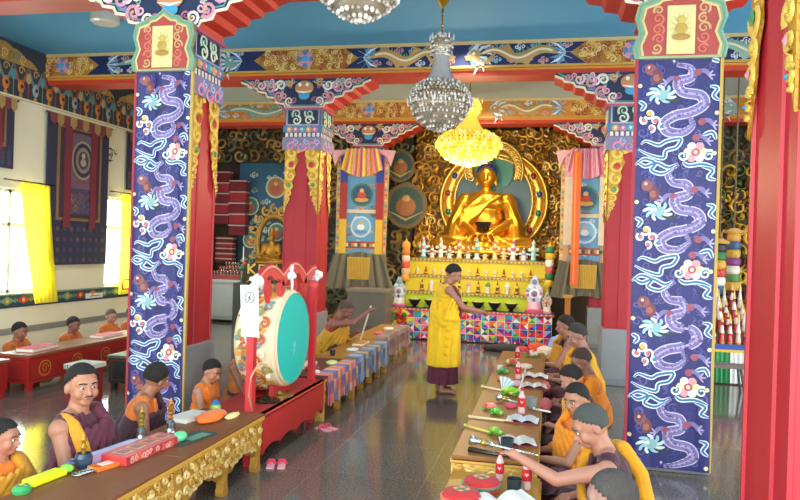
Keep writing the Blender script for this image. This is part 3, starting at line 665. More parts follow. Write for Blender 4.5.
def silk_banner(x, label, cols, painted, wdt=1.0):
    t = thing('silk_banner', label, 'banner', (x, ROWS[3] - G - .12, 0)); w = wdt / 2
    F = Fr((0, 0, 0), (1, 0, 0), (0, 0, 1), (0, -1, 0))
    b = MB(); z0, z1 = 1.5, 3.75
    b.slab(F, [(-w * .92, z0), (w * .92, z0), (w, z1), (-w, z1)][::1], .03, '#a89068')
    for sx in (-1, 1):
        b.rib(F, [(sx * w * .9, z1 - .02), (sx * w * .87, z0)], lambda t_: .09, '#c9a56a', .004); b.rib(F, [(sx * w * .76, z1 - .02), (sx * w * .74, z0)], lambda t_: .10, '#d06a5c' if painted else '#c79a70', .005)
        for k in range(20): b.disc(F, sx * w * .89, z0 + .05 + k * .11, .03, ['#c86a4c', '#6a9a9a', '#e0c070'][k % 3], .008, 8)
    b.build('border', SATIN, t)
    m = MB(); a = w * .60
    m.slab(F, [(-a, z0 + .05), (a, z0 + .05), (a, z1 - .5), (-a, z1 - .5)], .012, '#5f9ac4', w=.018)
    rnd = random.Random(int(x * 10) + 5)
    for k in range(26):
        cloud(m, F, rnd.uniform(-a * .8, a * .8), rnd.uniform(z0 + .12, z1 - .56), .03, rnd.choice(['#f0e6d8', '#b0432c', '#e8b860', '#3f7a50', '#d89aa0']), rnd.choice(['#c83a2c', '#2c5a8c', '#e8d8a0']), .021)
    for cz, r in ((z1 - .88, .24), (z0 + .72, .22)):
        m.disc(F, 0, cz, r, '#3f7a5c' if cz > 2.5 else '#c8dce8', .026, 16); m.disc(F, 0, cz, r * .84, '#2b4f74' if cz > 2.5 else '#7fb4d8', .028, 16)
        m.disc(F, 0, cz + r * .35, r * .2, '#e0b07a', .033, 10, .01); m.disc(F, 0, cz - r * .05, r * .36, '#c8442c' if cz > 2.5 else '#e8ecf0', .032, 10, .015, ry=r * .33); m.disc(F, 0, cz - r * .42, r * .62, '#d8a04a' if cz > 2.5 else '#5f8fc0', .031, 12, .01, ry=r * .2)
    m.rect(F, -a, z0 + .28, a, z0 + .42, '#a8342c', .024); m.rect(F, -a, z0 + 1.0, a, z0 + 1.07, '#d8c8a8', .024)
    for k in range(11): m.disc(F, -a + .05 + k * a * .19, z0 + .35, .04, ['#e8d8b0', '#2f5a4a', '#d88a3c'][k % 3], .028, 8)
    m.build('painted_panel', SATIN, t)
    for sx in (-1, 1):
        s = MB(); z = z1 - .08; xs = sx * w * .68
        for c, h in cols:
            s.slab(F, [(xs - .075, z - h), (xs + .075, z - h), (xs + .075, z), (xs - .075, z)], .01, c, w=.045); z -= h
        s.build('side_streamer', SATIN, t)
    v = MB(); n = 40    # gathered swag at the top
    for i in range(n):
        u0, u1 = i / n, (i + 1) / n; c = ['#e6c02c', '#e87a9a', '#f0d850', '#e890a8'][int(i / 3.4) % 4] if painted else ['#e8a0b4', '#f0b8c4', '#e07a96'][int(i / 4) % 3]
        x0, x1 = -w * .8 + w * 1.6 * u0, -w * .8 + w * 1.6 * u1; d0, d1 = .03 * sin(u0 * 50), .03 * sin(u1 * 50)
        q0, q1 = -w * .6 + w * 1.2 * u0, -w * .6 + w * 1.2 * u1; l0, l1 = .42 + .16 * sin(pi * u0), .42 + .16 * sin(pi * u1)
        v.add([(q0, -.08 - d0, z1 + .06), (q1, -.08 - d1, z1 + .06), (x1, -.1 - d1, z1 + .06 - l1), (x0, -.1 - d0, z1 + .06 - l0)], [(3, 2, 1, 0)], c, smooth=True)
    for sx in (-1, 1):
        v.slab(F, [(sx * w * .5, z1 + .05), (sx * w * 1.22, z1 + .02), (sx * w * 1.05, z1 - .3), (sx * w * .9, z1 - .12)][::sx], .01, '#e8a8b0', w=.04)
    v.build('gathered_swag', SATIN, t)
    g = MB()    # dark gauze skirt at the base
    for i in range(24):
        u0, u1 = i / 24, (i + 1) / 24
        def pp(u, zz, k): return ((u - .5) * wdt * k, -.10 - .03 * sin(u * 40), zz - .03 * sin(u * 9))
        g.add([pp(u0, z0 + .18, .95), pp(u1, z0 + .18, .95), pp(u1, .98, 1.3), pp(u0, .98, 1.3)], [(3, 2, 1, 0)], '#77705c' if i % 3 else '#5e5a4c', smooth=True)
    g.build('gauze_skirt', CLOTH, t)
    y = MB(); y.slab(F, [(-.22, 1.15), (.22, 1.15), (.24, 1.6), (-.24, 1.6)], .01, '#d4a92a', w=.13)
    for k in range(14): y.rib(F, [(-.2 + k * .031, 1.58), (-.2 + k * .031, 1.16)], lambda t_: .012, '#b88a1c', .133, .006)
    y.build('fringe', SATIN, t)
    return t
silk_banner(-3.8, 'tall painted silk banner with blue, red, yellow and green side streamers', [('#2c3f9a', .55), ('#a8281e', .75), ('#e0b420', .7), ('#2f7a45', .6)], True, 1.12)
silk_banner(.62, 'pink-topped silk banner with an orange streamer, right of the Buddha', [('#e0a0a8', .4), ('#d8c8b0', 1.3)], False, .95)
b = MB(); F = Fr((.42, 0, 0), (1, 0, 0), (0, 0, 1), (0, -1, 0)); b.slab(F, [(-.05, 1.2), (.1, 1.2), (.1, 3.74), (-.05, 3.74)], .02, '#e2641c')
b.rib(F, [(0, 3.7), (.01, 1.25)], lambda t_: .03, '#f08a3c', .002, .01); tag(b.build('orange_streamer', SATIN, loc=(0, 13.7, 0)), 'long plain orange silk streamer hanging in front of the pink-topped banner', 'streamer')

# ================================================================ BUDDHA, HALO, BACK WALL CARVING
def remesh(o, vox, sm=2):
    r = o.modifiers.new('fuse', 'REMESH'); r.mode = 'VOXEL'; r.voxel_size = vox; r.use_smooth_shade = True
    if sm: s = o.modifiers.new('soften', 'SMOOTH'); s.iterations = sm; s.factor = .5
    return o
def cap(b, p0, p1, r0, r1=None, n=10):
    """tapered capsule, closed"""
    p0, p1 = V(p0), V(p1); r1 = r0 if r1 is None else r1; d = p1 - p0
    if d.length < 1e-4: d = V((0, 0, 1e-3))
    q = V((0, 0, 1)).rotation_difference(d.normalized()).to_matrix(); L = d.length; prof = []
    for k in range(4): a = -pi / 2 + k * pi / 6; prof.append((r0 * cos(a), r0 * sin(a)))
    prof.append((r0, 0)); prof.append((r1, L))
    for k in range(1, 4): a = k * pi / 6; prof.append((r1 * cos(a), L + r1 * sin(a)))
    k0 = len(prof); vs = []; prof[0] = (0, prof[0][1]); 
    for r, z in prof:
        for i in range(n): a = 2 * pi * i / n; vs.append(p0 + q @ V((r * cos(a), r * sin(a), z)))
    fs = []
    base = vs[0]
    V0 = [vs[0]] + vs[n:(k0 - 1) * n] + [vs[(k0 - 1) * n]]
    V0[-1] = p0 + q @ V((0, 0, prof[-1][1] + .15 * r1))
    m = k0 - 2
    for i in range(n): fs.append((0, 1 + (i + 1) % n, 1 + i)); fs.append((len(V0) - 1, 1 + (m - 1) * n + i, 1 + (m - 1) * n + (i + 1) % n))
    for j in range(m - 1):
        for i in range(n): fs.append((1 + j * n + i, 1 + j * n + (i + 1) % n, 1 + (j + 1) * n + (i + 1) % n, 1 + (j + 1) * n + i))
    b.add(V0, fs, '#888888', smooth=True)
def chain(b, pts, r, r1=None, n=8):
    for i in range(len(pts) - 1):
        if r1 is None: a = c = r
        else: a = r + (r1 - r) * i / (len(pts) - 1); c = r + (r1 - r) * (i + 1) / (len(pts) - 1)
        cap(b, pts[i], pts[i + 1], a, c, n)

GB = mat('burnished_gold', .3, .8, col='#e6a22a', noise=.12, nscale=3, bump=.15, bscale=10)
bud = thing('buddha_statue', 'large seated golden Buddha statue on the throne behind the altar', 'statue', (-1.38, 15.0, 1.76)); bud.scale = (1.1, 1.0, 1.1)
b = MB()   # faces -Y : forward is -Y here
def fy(x, y, z): return (x, -y, z)
for c, r in (((0, 0, .32), (.46, .36, .3)), ((0, .0, .66), (.34, .25, .34)), ((0, .0, .98), (.42, .26, .24)), ((0, .02, 1.48), (.175, .185, .23)), ((0, .04, 1.39), (.14, .16, .14)), ((0, -.02, 1.74), (.09, .09, .09))):
    b.ell(fy(*c), r, '#ffffff', 20, 14)
cap(b, fy(0, 0, 1.1), fy(0, .02, 1.36), .11, .1)
for sx in (-1, 1):
    b.ell(fy(sx * .4, 0, 1.02), (.15, .15, .15), '#ffffff', 12, 8)
    cap(b, fy(sx * .43, 0, 1.0), fy(sx * .52, .1, .62), .13, .105); cap(b, fy(sx * .52, .1, .62), fy(sx * .16, .42, .38), .1, .07)
    cap(b, fy(sx * .2, .05, .2), fy(sx * .86, .30, .15), .22, .16); cap(b, fy(sx * .86, .32, .14), fy(-sx * .1, .58, .13), .14, .09)
    chain(b, [fy(sx * .18, .0, 1.52), fy(sx * .19, .0, 1.42), fy(sx * .185, .02, 1.28)], .03, .02)
    b.ell(fy(sx * .11, .44, .36), (.12, .08, .05), '#ffffff')
cap(b, fy(0, .19, 1.52), fy(0, .215, 1.42), .018, .032); chain(b, [fy(-.05, .175, 1.35), fy(0, .19, 1.345), fy(.05, .175, 1.35)], .02)
for sx in (-1, 1): chain(b, [fy(sx * .03, .18, 1.55), fy(sx * .075, .175, 1.565), fy(sx * .12, .14, 1.54)], .014)
# robe folds
for k in range(9):
    a = k * .09; pts = [fy(.34 - a * .55, .18 + .05 * sin(k), 1.1), fy(.1 - a * .75, .27, .98 - a * .25), fy(-.12 - a * .5, .27, .72 - a * .3), fy(-.3 - a * .2, .2, .5 - a * .2)]
    chain(b, pts, .018)
for k in range(7):
    chain(b, [fy(-.8 + k * .25, .45, .05), fy(-.6 + k * .2, .58 - abs(k - 3) * .02, .16), fy(-.3 + k * .1, .5, .3)], .022)
for sx in (-1, 1):
    cap(b, fy(sx * .45, 0, .98), fy(sx * .56, .08, .5), .14, .15); cap(b, fy(sx * .56, .1, .5), fy(sx * .6, .2, .22), .15, .16)
    for k in range(4): chain(b, [fy(sx * (.44 + k * .03), .13 - k * .05, .98), fy(sx * (.62 + k * .03), .2 - k * .05, .6), fy(sx * (.68 + k * .03), .3 - k * .05, .24)], .025)
b.ell((0, -.35, .02), (.8, .36, .08), '#ffffff', 20, 8)
o = b.build('body', GB, bud); remesh(o, .018, 3)
h = MB()
for k in range(120):
    z = 1 - 1.25 * k / 120; a = k * 2.4; rr = sqrt(max(0, 1 - z * z))
    if z < .25 and sin(a) < -.1 and rr > .5 and z < .45 and -sin(a) > .35: continue
    h.ell((.18 * rr * cos(a), .02 + .18 * rr * sin(a), 1.52 + .2 * z), .026, '#25408a', 6, 5)
for k in range(24): a = k * 2.4; z = 1 - k / 24; rr = sqrt(1 - z * z); h.ell((.09 * rr * cos(a), .02 + .09 * rr * sin(a), 1.74 + .09 * z), .02, '#25408a', 6, 5)
h.lathe([(.03, 1.82), (.025, 1.87), (.005, 1.91)], (0, .02, 0), '#e0a83a', 8); h.build('curled_hair', GILT, bud)
for sx in (-1, 1):
    e = MB(); e.ell(fy(sx * .07, .165, 1.49), (.032, .014, .011), '#f4f0e4', 10, 6); e.ell(fy(sx * .07, .178, 1.488), (.012, .006, .009), '#22202c', 8, 6); e.build('eye', GLOSS, bud)
e = MB(); e.ell(fy(0, .205, 1.375), (.036, .014, .011), '#b8402c'); e.build('lips', GLOSS, bud)
e = MB(); e.lathe([(.05, -.06), (.12, -.01), (.15, .07), (.16, .1), (.13, .1), (.1, .02), (.01, 0)], fy(0, .47, .48), '#2a1f24', 20); e.build('alms_bowl', GLOSS, bud)

th = thing('throne', 'carved gilded throne block under the golden Buddha', 'throne', (-1.4, 15.05, 0)); b = MB()
b.bb((-1.3, -.42, 0), (1.3, .4, 1.1), '#7a2a22'); b.bb((-1.4, -.46, 1.1), (1.4, .42, 1.28), '#b8842c'); b.bb((-1.15, -.4, 1.28), (1.15, .4, 1.5), '#8a2f24')
F = Fr((0, -.41, 0), (1, 0, 0), (0, 0, 1), (0, -1, 0)); scrollfield(b, F, -1.1, 1.3, 1.1, 1.48, .07, ['#d8a43c', '#a8742a'], .4, .006, .01, seed=8)
b.build('block', GWOOD, th); b = MB()
for i in range(26):
    a = 2 * pi * i / 26; b.ell((1.05 * cos(a), -.03 + .4 * sin(a), 1.64), (.14, .1, .11), '#d8992c' if i % 2 else '#c06a2c', 8, 6)
k0_ = len(b.v); b.lathe([(.95, 1.5), (1.0, 1.58), (1.0, 1.68), (.95, 1.74)], (0, -.03, 0), '#c8902c', 24); 
for i in range(k0_, len(b.v)): x, y, z = b.v[i]; b.v[i] = (x, y * .4, z)
b.build('lotus_cushion', GILT, th)

hl = thing('halo', 'carved gold halo with jewelled ring and blue-grey disc behind the Buddha', 'halo', (-1.27, 15.56, 2.9)); F = Fr((0, 0, 0), (1, 0, 0), (0, 0, 1), (0, -1, 0))
b = MB(); b.slab(F, [(.86 * cos(a_ * .196), .98 * sin(a_ * .196)) for a_ in range(32)], .05, '#5c7a88', m=0); b.disc(F.sub(0, .68), 0, 0, .44, '#4f9a8a', .06, 28, .0)
b.build('painted_disc', PAINT, hl)
b = MB()
def ringband(b, F, cx, cz, r0, r1, q0, q1, col, w, n=40, a0=0, a1=2 * pi, m=0, th=.06):
    A = []
    for i in range(n + 1):
        a = a0 + (a1 - a0) * i / n; A += [F.p(cx + r0 * cos(a), cz + q0 * sin(a), w), F.p(cx + (r0 + r1) / 2 * cos(a), cz + (q0 + q1) / 2 * sin(a), w + .03), F.p(cx + r1 * cos(a), cz + q1 * sin(a), w), F.p(cx + r1 * cos(a), cz + q1 * sin(a), w - th), F.p(cx + r0 * cos(a), cz + q0 * sin(a), w - th)]
    fs = []
    for i in range(n):
        for k in range(5): a = i * 5 + k; c = i * 5 + (k + 1) % 5; fs.append((a, a + 5, c + 5, c))
    b.add(A, fs, col, m, True)
ringband(b, F, 0, 0, .86, 1.16, .96, 1.1, '#dcae4a', .04); ringband(b, F, 0, 0, .82, .88, .92, .98, '#f0cc70', .08); ringband(b, F, 0, 0, 1.12, 1.2, 1.08, 1.16, '#e8bd58', .08)
ringband(b, F, 0, .68, .42, .62, .42, .62, '#d8a844', .1, 32, -.35, pi + .35); ringband(b, F, 0, .68, .6, .66, .6, .66, '#f0cc70', .12, 32, -.35, pi + .35)
for i in range(60): a = 2 * pi * i / 60; b.ell(F.p(.9 * cos(a), .99 * sin(a), .1), .022, '#f0d080', 5, 4)
for i in range(30): a = -.35 + (pi + .7) * i / 29; b.scroll(F, .52 * cos(a), .68 + .52 * sin(a), .07, '#f4d67c', .04, 1, a, 1.2, .14, .03)
b.build('gilded_ring', GILT, hl)
b = MB()
for i in range(14):
    a = -1.05 + (pi + 2.1) * i / 13; x, z = 1.01 * cos(a), 1.03 * sin(a)
    if z > .78: continue
    b = MB(); b.disc(F, x, z, .085, '#e8c060', .1, 12, .02); b.ell(F.p(x, z, .12), (.062, .03, .07), ['#2a4f9a', '#a8281e', '#2f7a5c'][i % 3], 10, 6); b.build('jewel', GLOSS, hl)


def carvedpanel(name, label, cat, x0, x1, z0, z1, y, base, cols, r, seed, holes=(), depth=.05, dens=1.25, mtl=GILT, blobs=0):
    t = thing(name, label, cat, ((x0 + x1) / 2, y, 0)); b = MB(); cx = (x0 + x1) / 2
    b.bb((x0 - cx, -.02, z0), (x1 - cx, .03, z1), base); b.build('backing', PAINT, t)
    b = MB(); F = Fr((0, -.025, 0), (1, 0, 0), (0, 0, 1), (0, -1, 0)); rnd = random.Random(seed)
    nx = int((x1 - x0) / (r * 1.35)); nz = int((z1 - z0) / (r * 1.35))
    for i in range(nx):
        for j in range(nz):
            x = x0 - cx + (i + .5) * (x1 - x0) / nx + rnd.uniform(-.3, .3) * r; z = z0 + (j + .5) * (z1 - z0) / nz + rnd.uniform(-.3, .3) * r
            if any(((x + cx - hx) / ha) ** 2 + ((z - hz) / hb_) ** 2 < 1 for hx, hz, ha, hb_ in holes): continue
            c = rnd.choice(cols); l = rnd.uniform(0, depth)
            if rnd.random() < .16 and blobs:
                b.ell(F.p(x, z, l), (r * .5, r * .35, r * .6), c, 8, 6)
            b.scroll(F, x, z, r * rnd.uniform(.8, 1.25), c, r * rnd.uniform(.4, .62), rnd.choice((-1, 1)), rnd.uniform(0, 6.3), rnd.uniform(.9, 1.4), l, r * .35)
            if rnd.random() < .4: b.rib(F, [(x, z), (x + r * rnd.uniform(-1, 1), z + r * rnd.uniform(.3, 1.2)), (x + r * rnd.uniform(-1.6, 1.6), z + r * rnd.uniform(.8, 1.6))], r * .5, c, l + .01, r * .3)
    b.build('carving', mtl, t); return t
GC = ['#e3b04a', '#c8942f', '#f0cc74', '#a87a28', '#8f6420', '#d8a23c']
DG = ['#8a6a34', '#a9843f', '#5c4a2a', '#6a6a4c', '#b8975c', '#4f5a48']
carvedpanel('gilded_screen', 'gilded screen of swirling foliage surrounding the halo', 'carving', -3.05, .62, 1.3, 4.5, 15.78, '#7a5820', GC, .125, 11, holes=((-1.27, 2.95, 1.1, 1.1), (-1.27, 3.58, .6, .6)), depth=.12, blobs=1)
carvedpanel('carved_frieze', 'dark carved frieze over the mural, high on the left of the back wall', 'carving', -8.2, -3.1, 3.72, 4.5, 15.5, '#2c281c', DG, .15, 12, depth=.06, mtl=GWOOD)
carvedpanel('carved_frieze', 'dark carved frieze high on the right of the back wall', 'carving', .66, 6.3, 3.72, 4.5, 15.5, '#2c281c', DG, .15, 17, depth=.06, mtl=GWOOD)
carvedpanel('carved_screen', 'dark carved screen behind the left silk banner', 'carving', -5.7, -3.1, .0, 3.7, 15.7, '#35301f', DG, .2, 13, depth=.06, mtl=GWOOD)
carvedpanel('carved_niche', 'dim gilded carved niche wall in the right aisle', 'carving', 1.3, 6.2, .0, 3.72, 15.6, '#33291a', ['#a8842f', '#6a4a20', '#8a6a2c', '#4f5a30', '#c89a3c', '#5a2c20'], .17, 14, depth=.1, blobs=1)
# little painted Buddha medallion and hanging oval left of the halo
for (z, r, rz, lab) in ((3.62, .26, .3, 'small painted medallion with a seated figure, above left of the halo'), (2.75, .38, .42, 'dark oval painted shield left of the halo')):
    b = MB(); F = Fr((-3.3 + (.0 if r < .3 else .15), 15.2, z), (1, 0, 0), (0, 0, 1), (0, -1, 0)); b.slab(F, [(r * 1.25 * cos(k * .314), rz * 1.2 * sin(k * .314)) for k in range(20)], .05, '#7a6440'); b.disc(F, 0, 0, r, '#3f5a52', .004, 20, ry=rz)
    b.disc(F, 0, -.02, r * .6, '#a86a3c', .006, 14, .02, ry=rz * .5); b.disc(F, 0, rz * .35, r * .24, '#c89a5c', .01, 10, .02); b.rib(F, [(-r, -rz * .3), (0, -rz * .75), (r, -rz * .3)], .06, '#c8a860', .012, .01)
    tag(b.build('painted_medallion', GWOOD), lab, 'medallion')

# mural, drapes and side shrine in the far left aisle
b = MB(); F = Fr((-6.62, 15.6, 0), (1, 0, 0), (0, 0, 1), (0, -1, 0)); b.slab(F, [(-.68, 1.2), (.68, 1.2), (.68, 3.72), (-.68, 3.72)], .05, '#1b4048')
rnd = random.Random(4)
b.poly(F, [(-.68, 2.7), (-.2, 2.85), (.2, 2.6), (.68, 2.9), (.68, 3.72), (-.68, 3.72)], '#23597a', .003)
for k in range(34): cloud(b, F, rnd.uniform(-.55, .55), rnd.uniform(1.3, 3.6), rnd.uniform(.03, .06), rnd.choice(['#cfe0e4', '#8fb0a0', '#b8d0d8', '#2f7a5a']), rnd.choice(['#2f6a5a', '#a8503c', '#c8a860']), .005)
for cx, cz, r in ((.25, 3.15, .26), (-.38, 2.7, .22), (-.35, 1.9, .2), (.3, 2.1, .22)):
    b.disc(F, cx, cz, r, '#b8c8b0', .012, 16); b.disc(F, cx, cz, r * .85, '#3f7a6a' if cz < 3 else '#a8744a', .014, 16); b.disc(F, cx, cz + r * .3, r * .2, '#d8a878', .02, 8, .01); b.disc(F, cx, cz - r * .2, r * .5, '#b0563c', .018, 10, .01)
tag(b.build('mural_panel', PAINT), 'blue-green painted mural panel of deities in the far left corner', 'painting')
for i, (x, z0, z1) in enumerate(((-7.62, 2.25, 3.5), (-7.2, 2.0, 3.3), (-7.5, 1.35, 1.95))):
    b = MB(); 
    for k in range(5):
        zz = z0 + (z1 - z0) * k / 5; b.bb((x - .2, 15.3, zz), (x + .2, 15.5, zz + (z1 - z0) / 5 - .02), '#8f1f2c' if k % 2 else '#6a1624'); b.bb((x - .21, 15.28, zz + (z1 - z0) / 5 - .05), (x + .21, 15.5, zz + (z1 - z0) / 5 - .02), '#b89a9a')
    tag(b.build('red_cloth_drape', CLOTH), ['red layered cloth hanging nearest the left corner of the back wall', 'red layered cloth hanging beside the mural panel', 'short red cloth hanging low above the lamp table'][i], 'hanging', 'red cloths in the left corner')
b = MB(); b.bb((-.09, -.09, 0), (.09, .09, 3.7), '#1f3f7a'); b.bb((-.12, -.12, 0), (.12, .12, .3), '#2c3038'); b.bb((-.11, -.11, 3.5), (.11, .11, 3.7), '#c8a050'); tag(b.build('blue_post', LACQ, loc=(-7.9, 15.1, 0)), 'slim dark blue post in the far left corner behind the red pillar', 'post')
t = thing('lamp_table', 'white table in the far left corner carrying tiers of red butter lamps', 'table', (-7.2, 15.05, 0)); b = MB(); b.bb((-.42, -.22, .06), (.42, .2, .92), '#8f979a'); b.bb((-.46, -.25, .92), (.46, .22, .97), '#b4b8b8'); b.bb((-.38, -.235, .15), (.38, -.22, .85), '#a0a8aa')
b.build('cabinet', PAINT, t); b = MB()
for k in range(3): b.bb((-.42 + k * .09, -.2 + k * .12, .97 + k * .1), (.42 - k * .09, .22, 1.07 + k * .1), '#8a2430')
b.build('steps', PAINT, t)
proto = None
for k in range(3):
    for i in range(9 - 2 * k):
        x = -7.2 - .37 + k * .09 + (i + .5) * (.74 - .18 * k) / (9 - 2 * k); y = 15.05 - .14 + k * .12
        if proto is None:
            b = MB(); b.lathe([(.02, 0), (.012, .02), (.03, .05), (.034, .075), (.0, .075)], (0, 0, 0), '#d8d0cc', 8); b.lathe([(.008, .07), (.012, .085), (.001, .105)], (0, 0, 0), '#f0dcb0', 6); o = b.build('butter_lamp', METAL); proto = o
        else: o = proto.copy(); COL.objects.link(o)
        o.location = (x, y, 1.07 + k * .1); tag(o, 'small butter lamp, %s from left on the %s step of the corner table' % (ORD[i], ['lowest', 'middle', 'top'][k]), 'butter lamp', 'butter lamps on the corner table')
t = thing('gilded_figure', 'dim gilded seated deity figure on a plinth below the mural panel', 'statue', (-6.15, 14.9, 0)); b = MB(); b.bb((-.5, -.3, 0), (.5, .3, 1.22), '#4a3020'); F = Fr((0, -.31, 0), (1, 0, 0), (0, 0, 1), (0, -1, 0))
b.rect(F, -.5, 1.1, .5, 1.38, '#2c2418', .0)
for k, pts in enumerate((((-.4, 1.14), (-.4, 1.36)), ((-.38, 1.25), (-.24, 1.36)), ((-.38, 1.25), (-.24, 1.14)), ((-.14, 1.14), (.02, 1.14), (.02, 1.34), (-.14, 1.34), (-.14, 1.14)), ((.12, 1.36), (.2, 1.26), (.28, 1.36)), ((.2, 1.26), (.2, 1.14)))): b.rib(F, list(pts), lambda t_: .045, '#d8b860', .01, .01)
scrollfield(b, F, -.45, .3, .45, 1.0, .1, DG, .4, .006, .02, seed=6); b.build('plinth', GWOOD, t)
b = MB()
for c, r in (((0, 0, 1.42), (.32, .2, .14)), ((0, 0, 1.68), (.15, .11, .2)), ((0, 0, 1.95), (.075, .08, .1)), ((0, 0, 2.1), (.05, .05, .09))): b.ell(c, r, '#b8862c', 12, 8)
for sx in (-1, 1): cap(b, (sx * .16, 0, 1.78), (sx * .22, -.05, 1.58), .05, .045); cap(b, (sx * .22, -.05, 1.58), (sx * .05, -.16, 1.54), .04, .03); cap(b, (sx * .3, -.05, 1.4), (0, -.2, 1.38), .08, .07)
remesh(b.build('figure', mat('old_gold', .4, .7, col='#a87828', bump=.3), t), .02)
b = MB(); F = Fr((0, .12, 0), (1, 0, 0), (0, 0, 1), (0, -1, 0)); ringband(b, F, 0, 1.85, .34, .46, .55, .68, '#9a7430', .0, 30)
for k in range(16): a = k * .39; b.scroll(F, .5 * cos(a), 1.85 + .75 * sin(a), .12, '#b88c3c', .06, 1, a, 1.2, .02, .03)
b.build('aureole', GWOOD, t)

# ================================================================ ALTAR
al = thing('offering_altar', 'tiered yellow offering altar with a patchwork skirt in front of the Buddha', 'altar', (-1.5, 14.0, 0))
b = MB(); b.bb((-1.42, .3, .6), (1.5, .46, 1.6), '#e6d21c'); b.bb((-1.42, .16, .6), (1.5, .3, 1.27), '#e9d61e'); b.bb((-1.42, .02, .6), (1.5, .16, .94), '#c9dc1e'); b.build('tier_cloth', SATIN, al)
b = MB()
for y, z in ((.27, 1.6), (.13, 1.27), (-.01, .94)):
    b.bb((-1.45, y, z), (1.53, y + .19, z + .025), '#b09040'); b.bb((-1.45, y - .005, z - .035), (1.53, y, z + .0), '#c8a860')
    for k in range(74): b.ell((-1.43 + k * .04, y - .01, z - .015), (.013, .008, .016), '#7a5a2c' if k % 2 else '#e8d898', 5, 4)
b.build('shelf', GWOOD, al)
b = MB(); b.bb((-1.72, -.22, .03), (1.56, .46, .58), '#8a3a2a'); b.bb((-1.75, -.25, .58), (1.6, .46, .62), '#e05a1c'); b.bb((-1.74, -.245, .62), (1.59, .02, .632), '#2c3460')
for k in range(40): b.bb((-1.72 + k * .083, -.256, .60), (-1.69 + k * .083, -.25, .62), '#f0d8c0')
b.build('table', PAINT, al)
b = MB(); F = Fr((0, -.235, 0), (1, 0, 0), (0, 0, 1), (0, -1, 0)); PALT = ['#8a2fa8', '#e02c5a', '#f0e040', '#2c9ad0', '#f4f0ea', '#4a2f8a', '#e86a1c', '#2fa87a', '#d81f2c', '#6fc4e8', '#b8d83a', '#1f4fa0', '#f08ab0']
rnd = random.Random(9); s_ = .148; nx = int(3.28 / s_); x0 = -1.72
for i in range(nx):
    for j in range(4):
        a, c = x0 + i * 3.28 / nx, .03 + j * .1375; w_, h_ = 3.28 / nx, .1375; m_ = (a + w_ / 2, c + h_ / 2); q = [(a, c), (a + w_, c), (a + w_, c + h_), (a, c + h_)]
        for k in range(4): b.poly(F, [q[k], q[(k + 1) % 4], m_], PALT[(i * 3 + j * 5 + k * (1 + (i + j) % 3) + rnd.randint(0, 3)) % len(PALT)], .002 + 0 * k)
        b.rib(F, [q[0], q[1]], lambda t_: .006, '#f0e6d8', .004); b.rib(F, [q[1], q[2]], lambda t_: .006, '#f0e6d8', .004)
for k in range(55): b.bb((x0 + k * .06, -.245, .025), (x0 + .03 + k * .06, -.232, .05), PALT[k % 13])
b.rect(F, x0, .03, x0 + 3.28, .05, '#3a2a6a', .006)
b.build('patchwork_skirt', CLOTH, al)
def ax_(px): return -1.49 + .0202 * (px - 475)
def torma_tall(cols, h, fat=1.):
    t = MB(); r = .074 * fat; c0, c1, c2 = cols
    t.lathe([(r * 1.1, 0, c1), (r * 1.2, .03 * h, c1), (r * .75, .08 * h, c0), (r * .62, .2 * h, c0), (r * .8, .3 * h, c0), (r * .6, .42 * h, c0), (r * .9, .5 * h, c2), (r * .7, .6 * h, c0), (r * .4, .72 * h, c0), (r * .55, .8 * h, c2), (r * .35, .9 * h, c0), (.002, h, c1)], (0, 0, 0), c0, 12)
    for a, z, rr in ((1, .52, .9), (-1, .52, .9), (0, .52, .8), (1, .3, .5), (-1, .3, .5), (0, .82, .4)):
        t.ell((a * r * 1.0, -.004 if a else -r * .7, z * h), (r * .62 * rr, r * .3, .1 * h * rr), c0 if a else c2, 8, 6)
    return t
seq = [(421, 1, ('#bfe0e4', '#5fa8b0', '#e8a0a8')), (430, 0, ('#f0e8d8', '#d8b060', '#c86a5c')), (439, 1, ('#f4f0e4', '#c8b070', '#e8c8a0')), (448, 0, ('#e8e4d8', '#a8b8a0', '#c8985c')), (458, 1, ('#f4e8a8', '#e0b050', '#d8705c')), (467, 0, ('#e0e8e0', '#88a8a0', '#c8a070')), (476, 1, ('#c8ece8', '#e8f4f0', '#70b0a8')), (484, 0, ('#f0dc90', '#e0b860', '#c88050')), (494, 1, ('#f4e4a0', '#e8c060', '#d88060')), (503, 0, ('#e8cc88', '#c89850', '#f0e8d0')), (512, 1, ('#f6f4ee', '#e0c8b8', '#d86058')), (522.5, 0, ('#eef2f2', '#b0c4d0', '#8898b8')), (532, 1, ('#b8ecec', '#60b8b8', '#f0f4f0'))]
for i, (px, tall, cols) in enumerate(seq):
    x = ax_(px); o = torma_tall(cols, .44 if tall else .27, 1. if tall else .9).build('butter_sculpture', GLOSS, loc=(x, 14.37, 1.625))
    tag(o, '%s pale butter sculpture on the top altar shelf, %s from the left' % ('tall' if tall else 'short', ORD[i]), 'butter sculpture', 'butter sculptures on the top altar shelf')
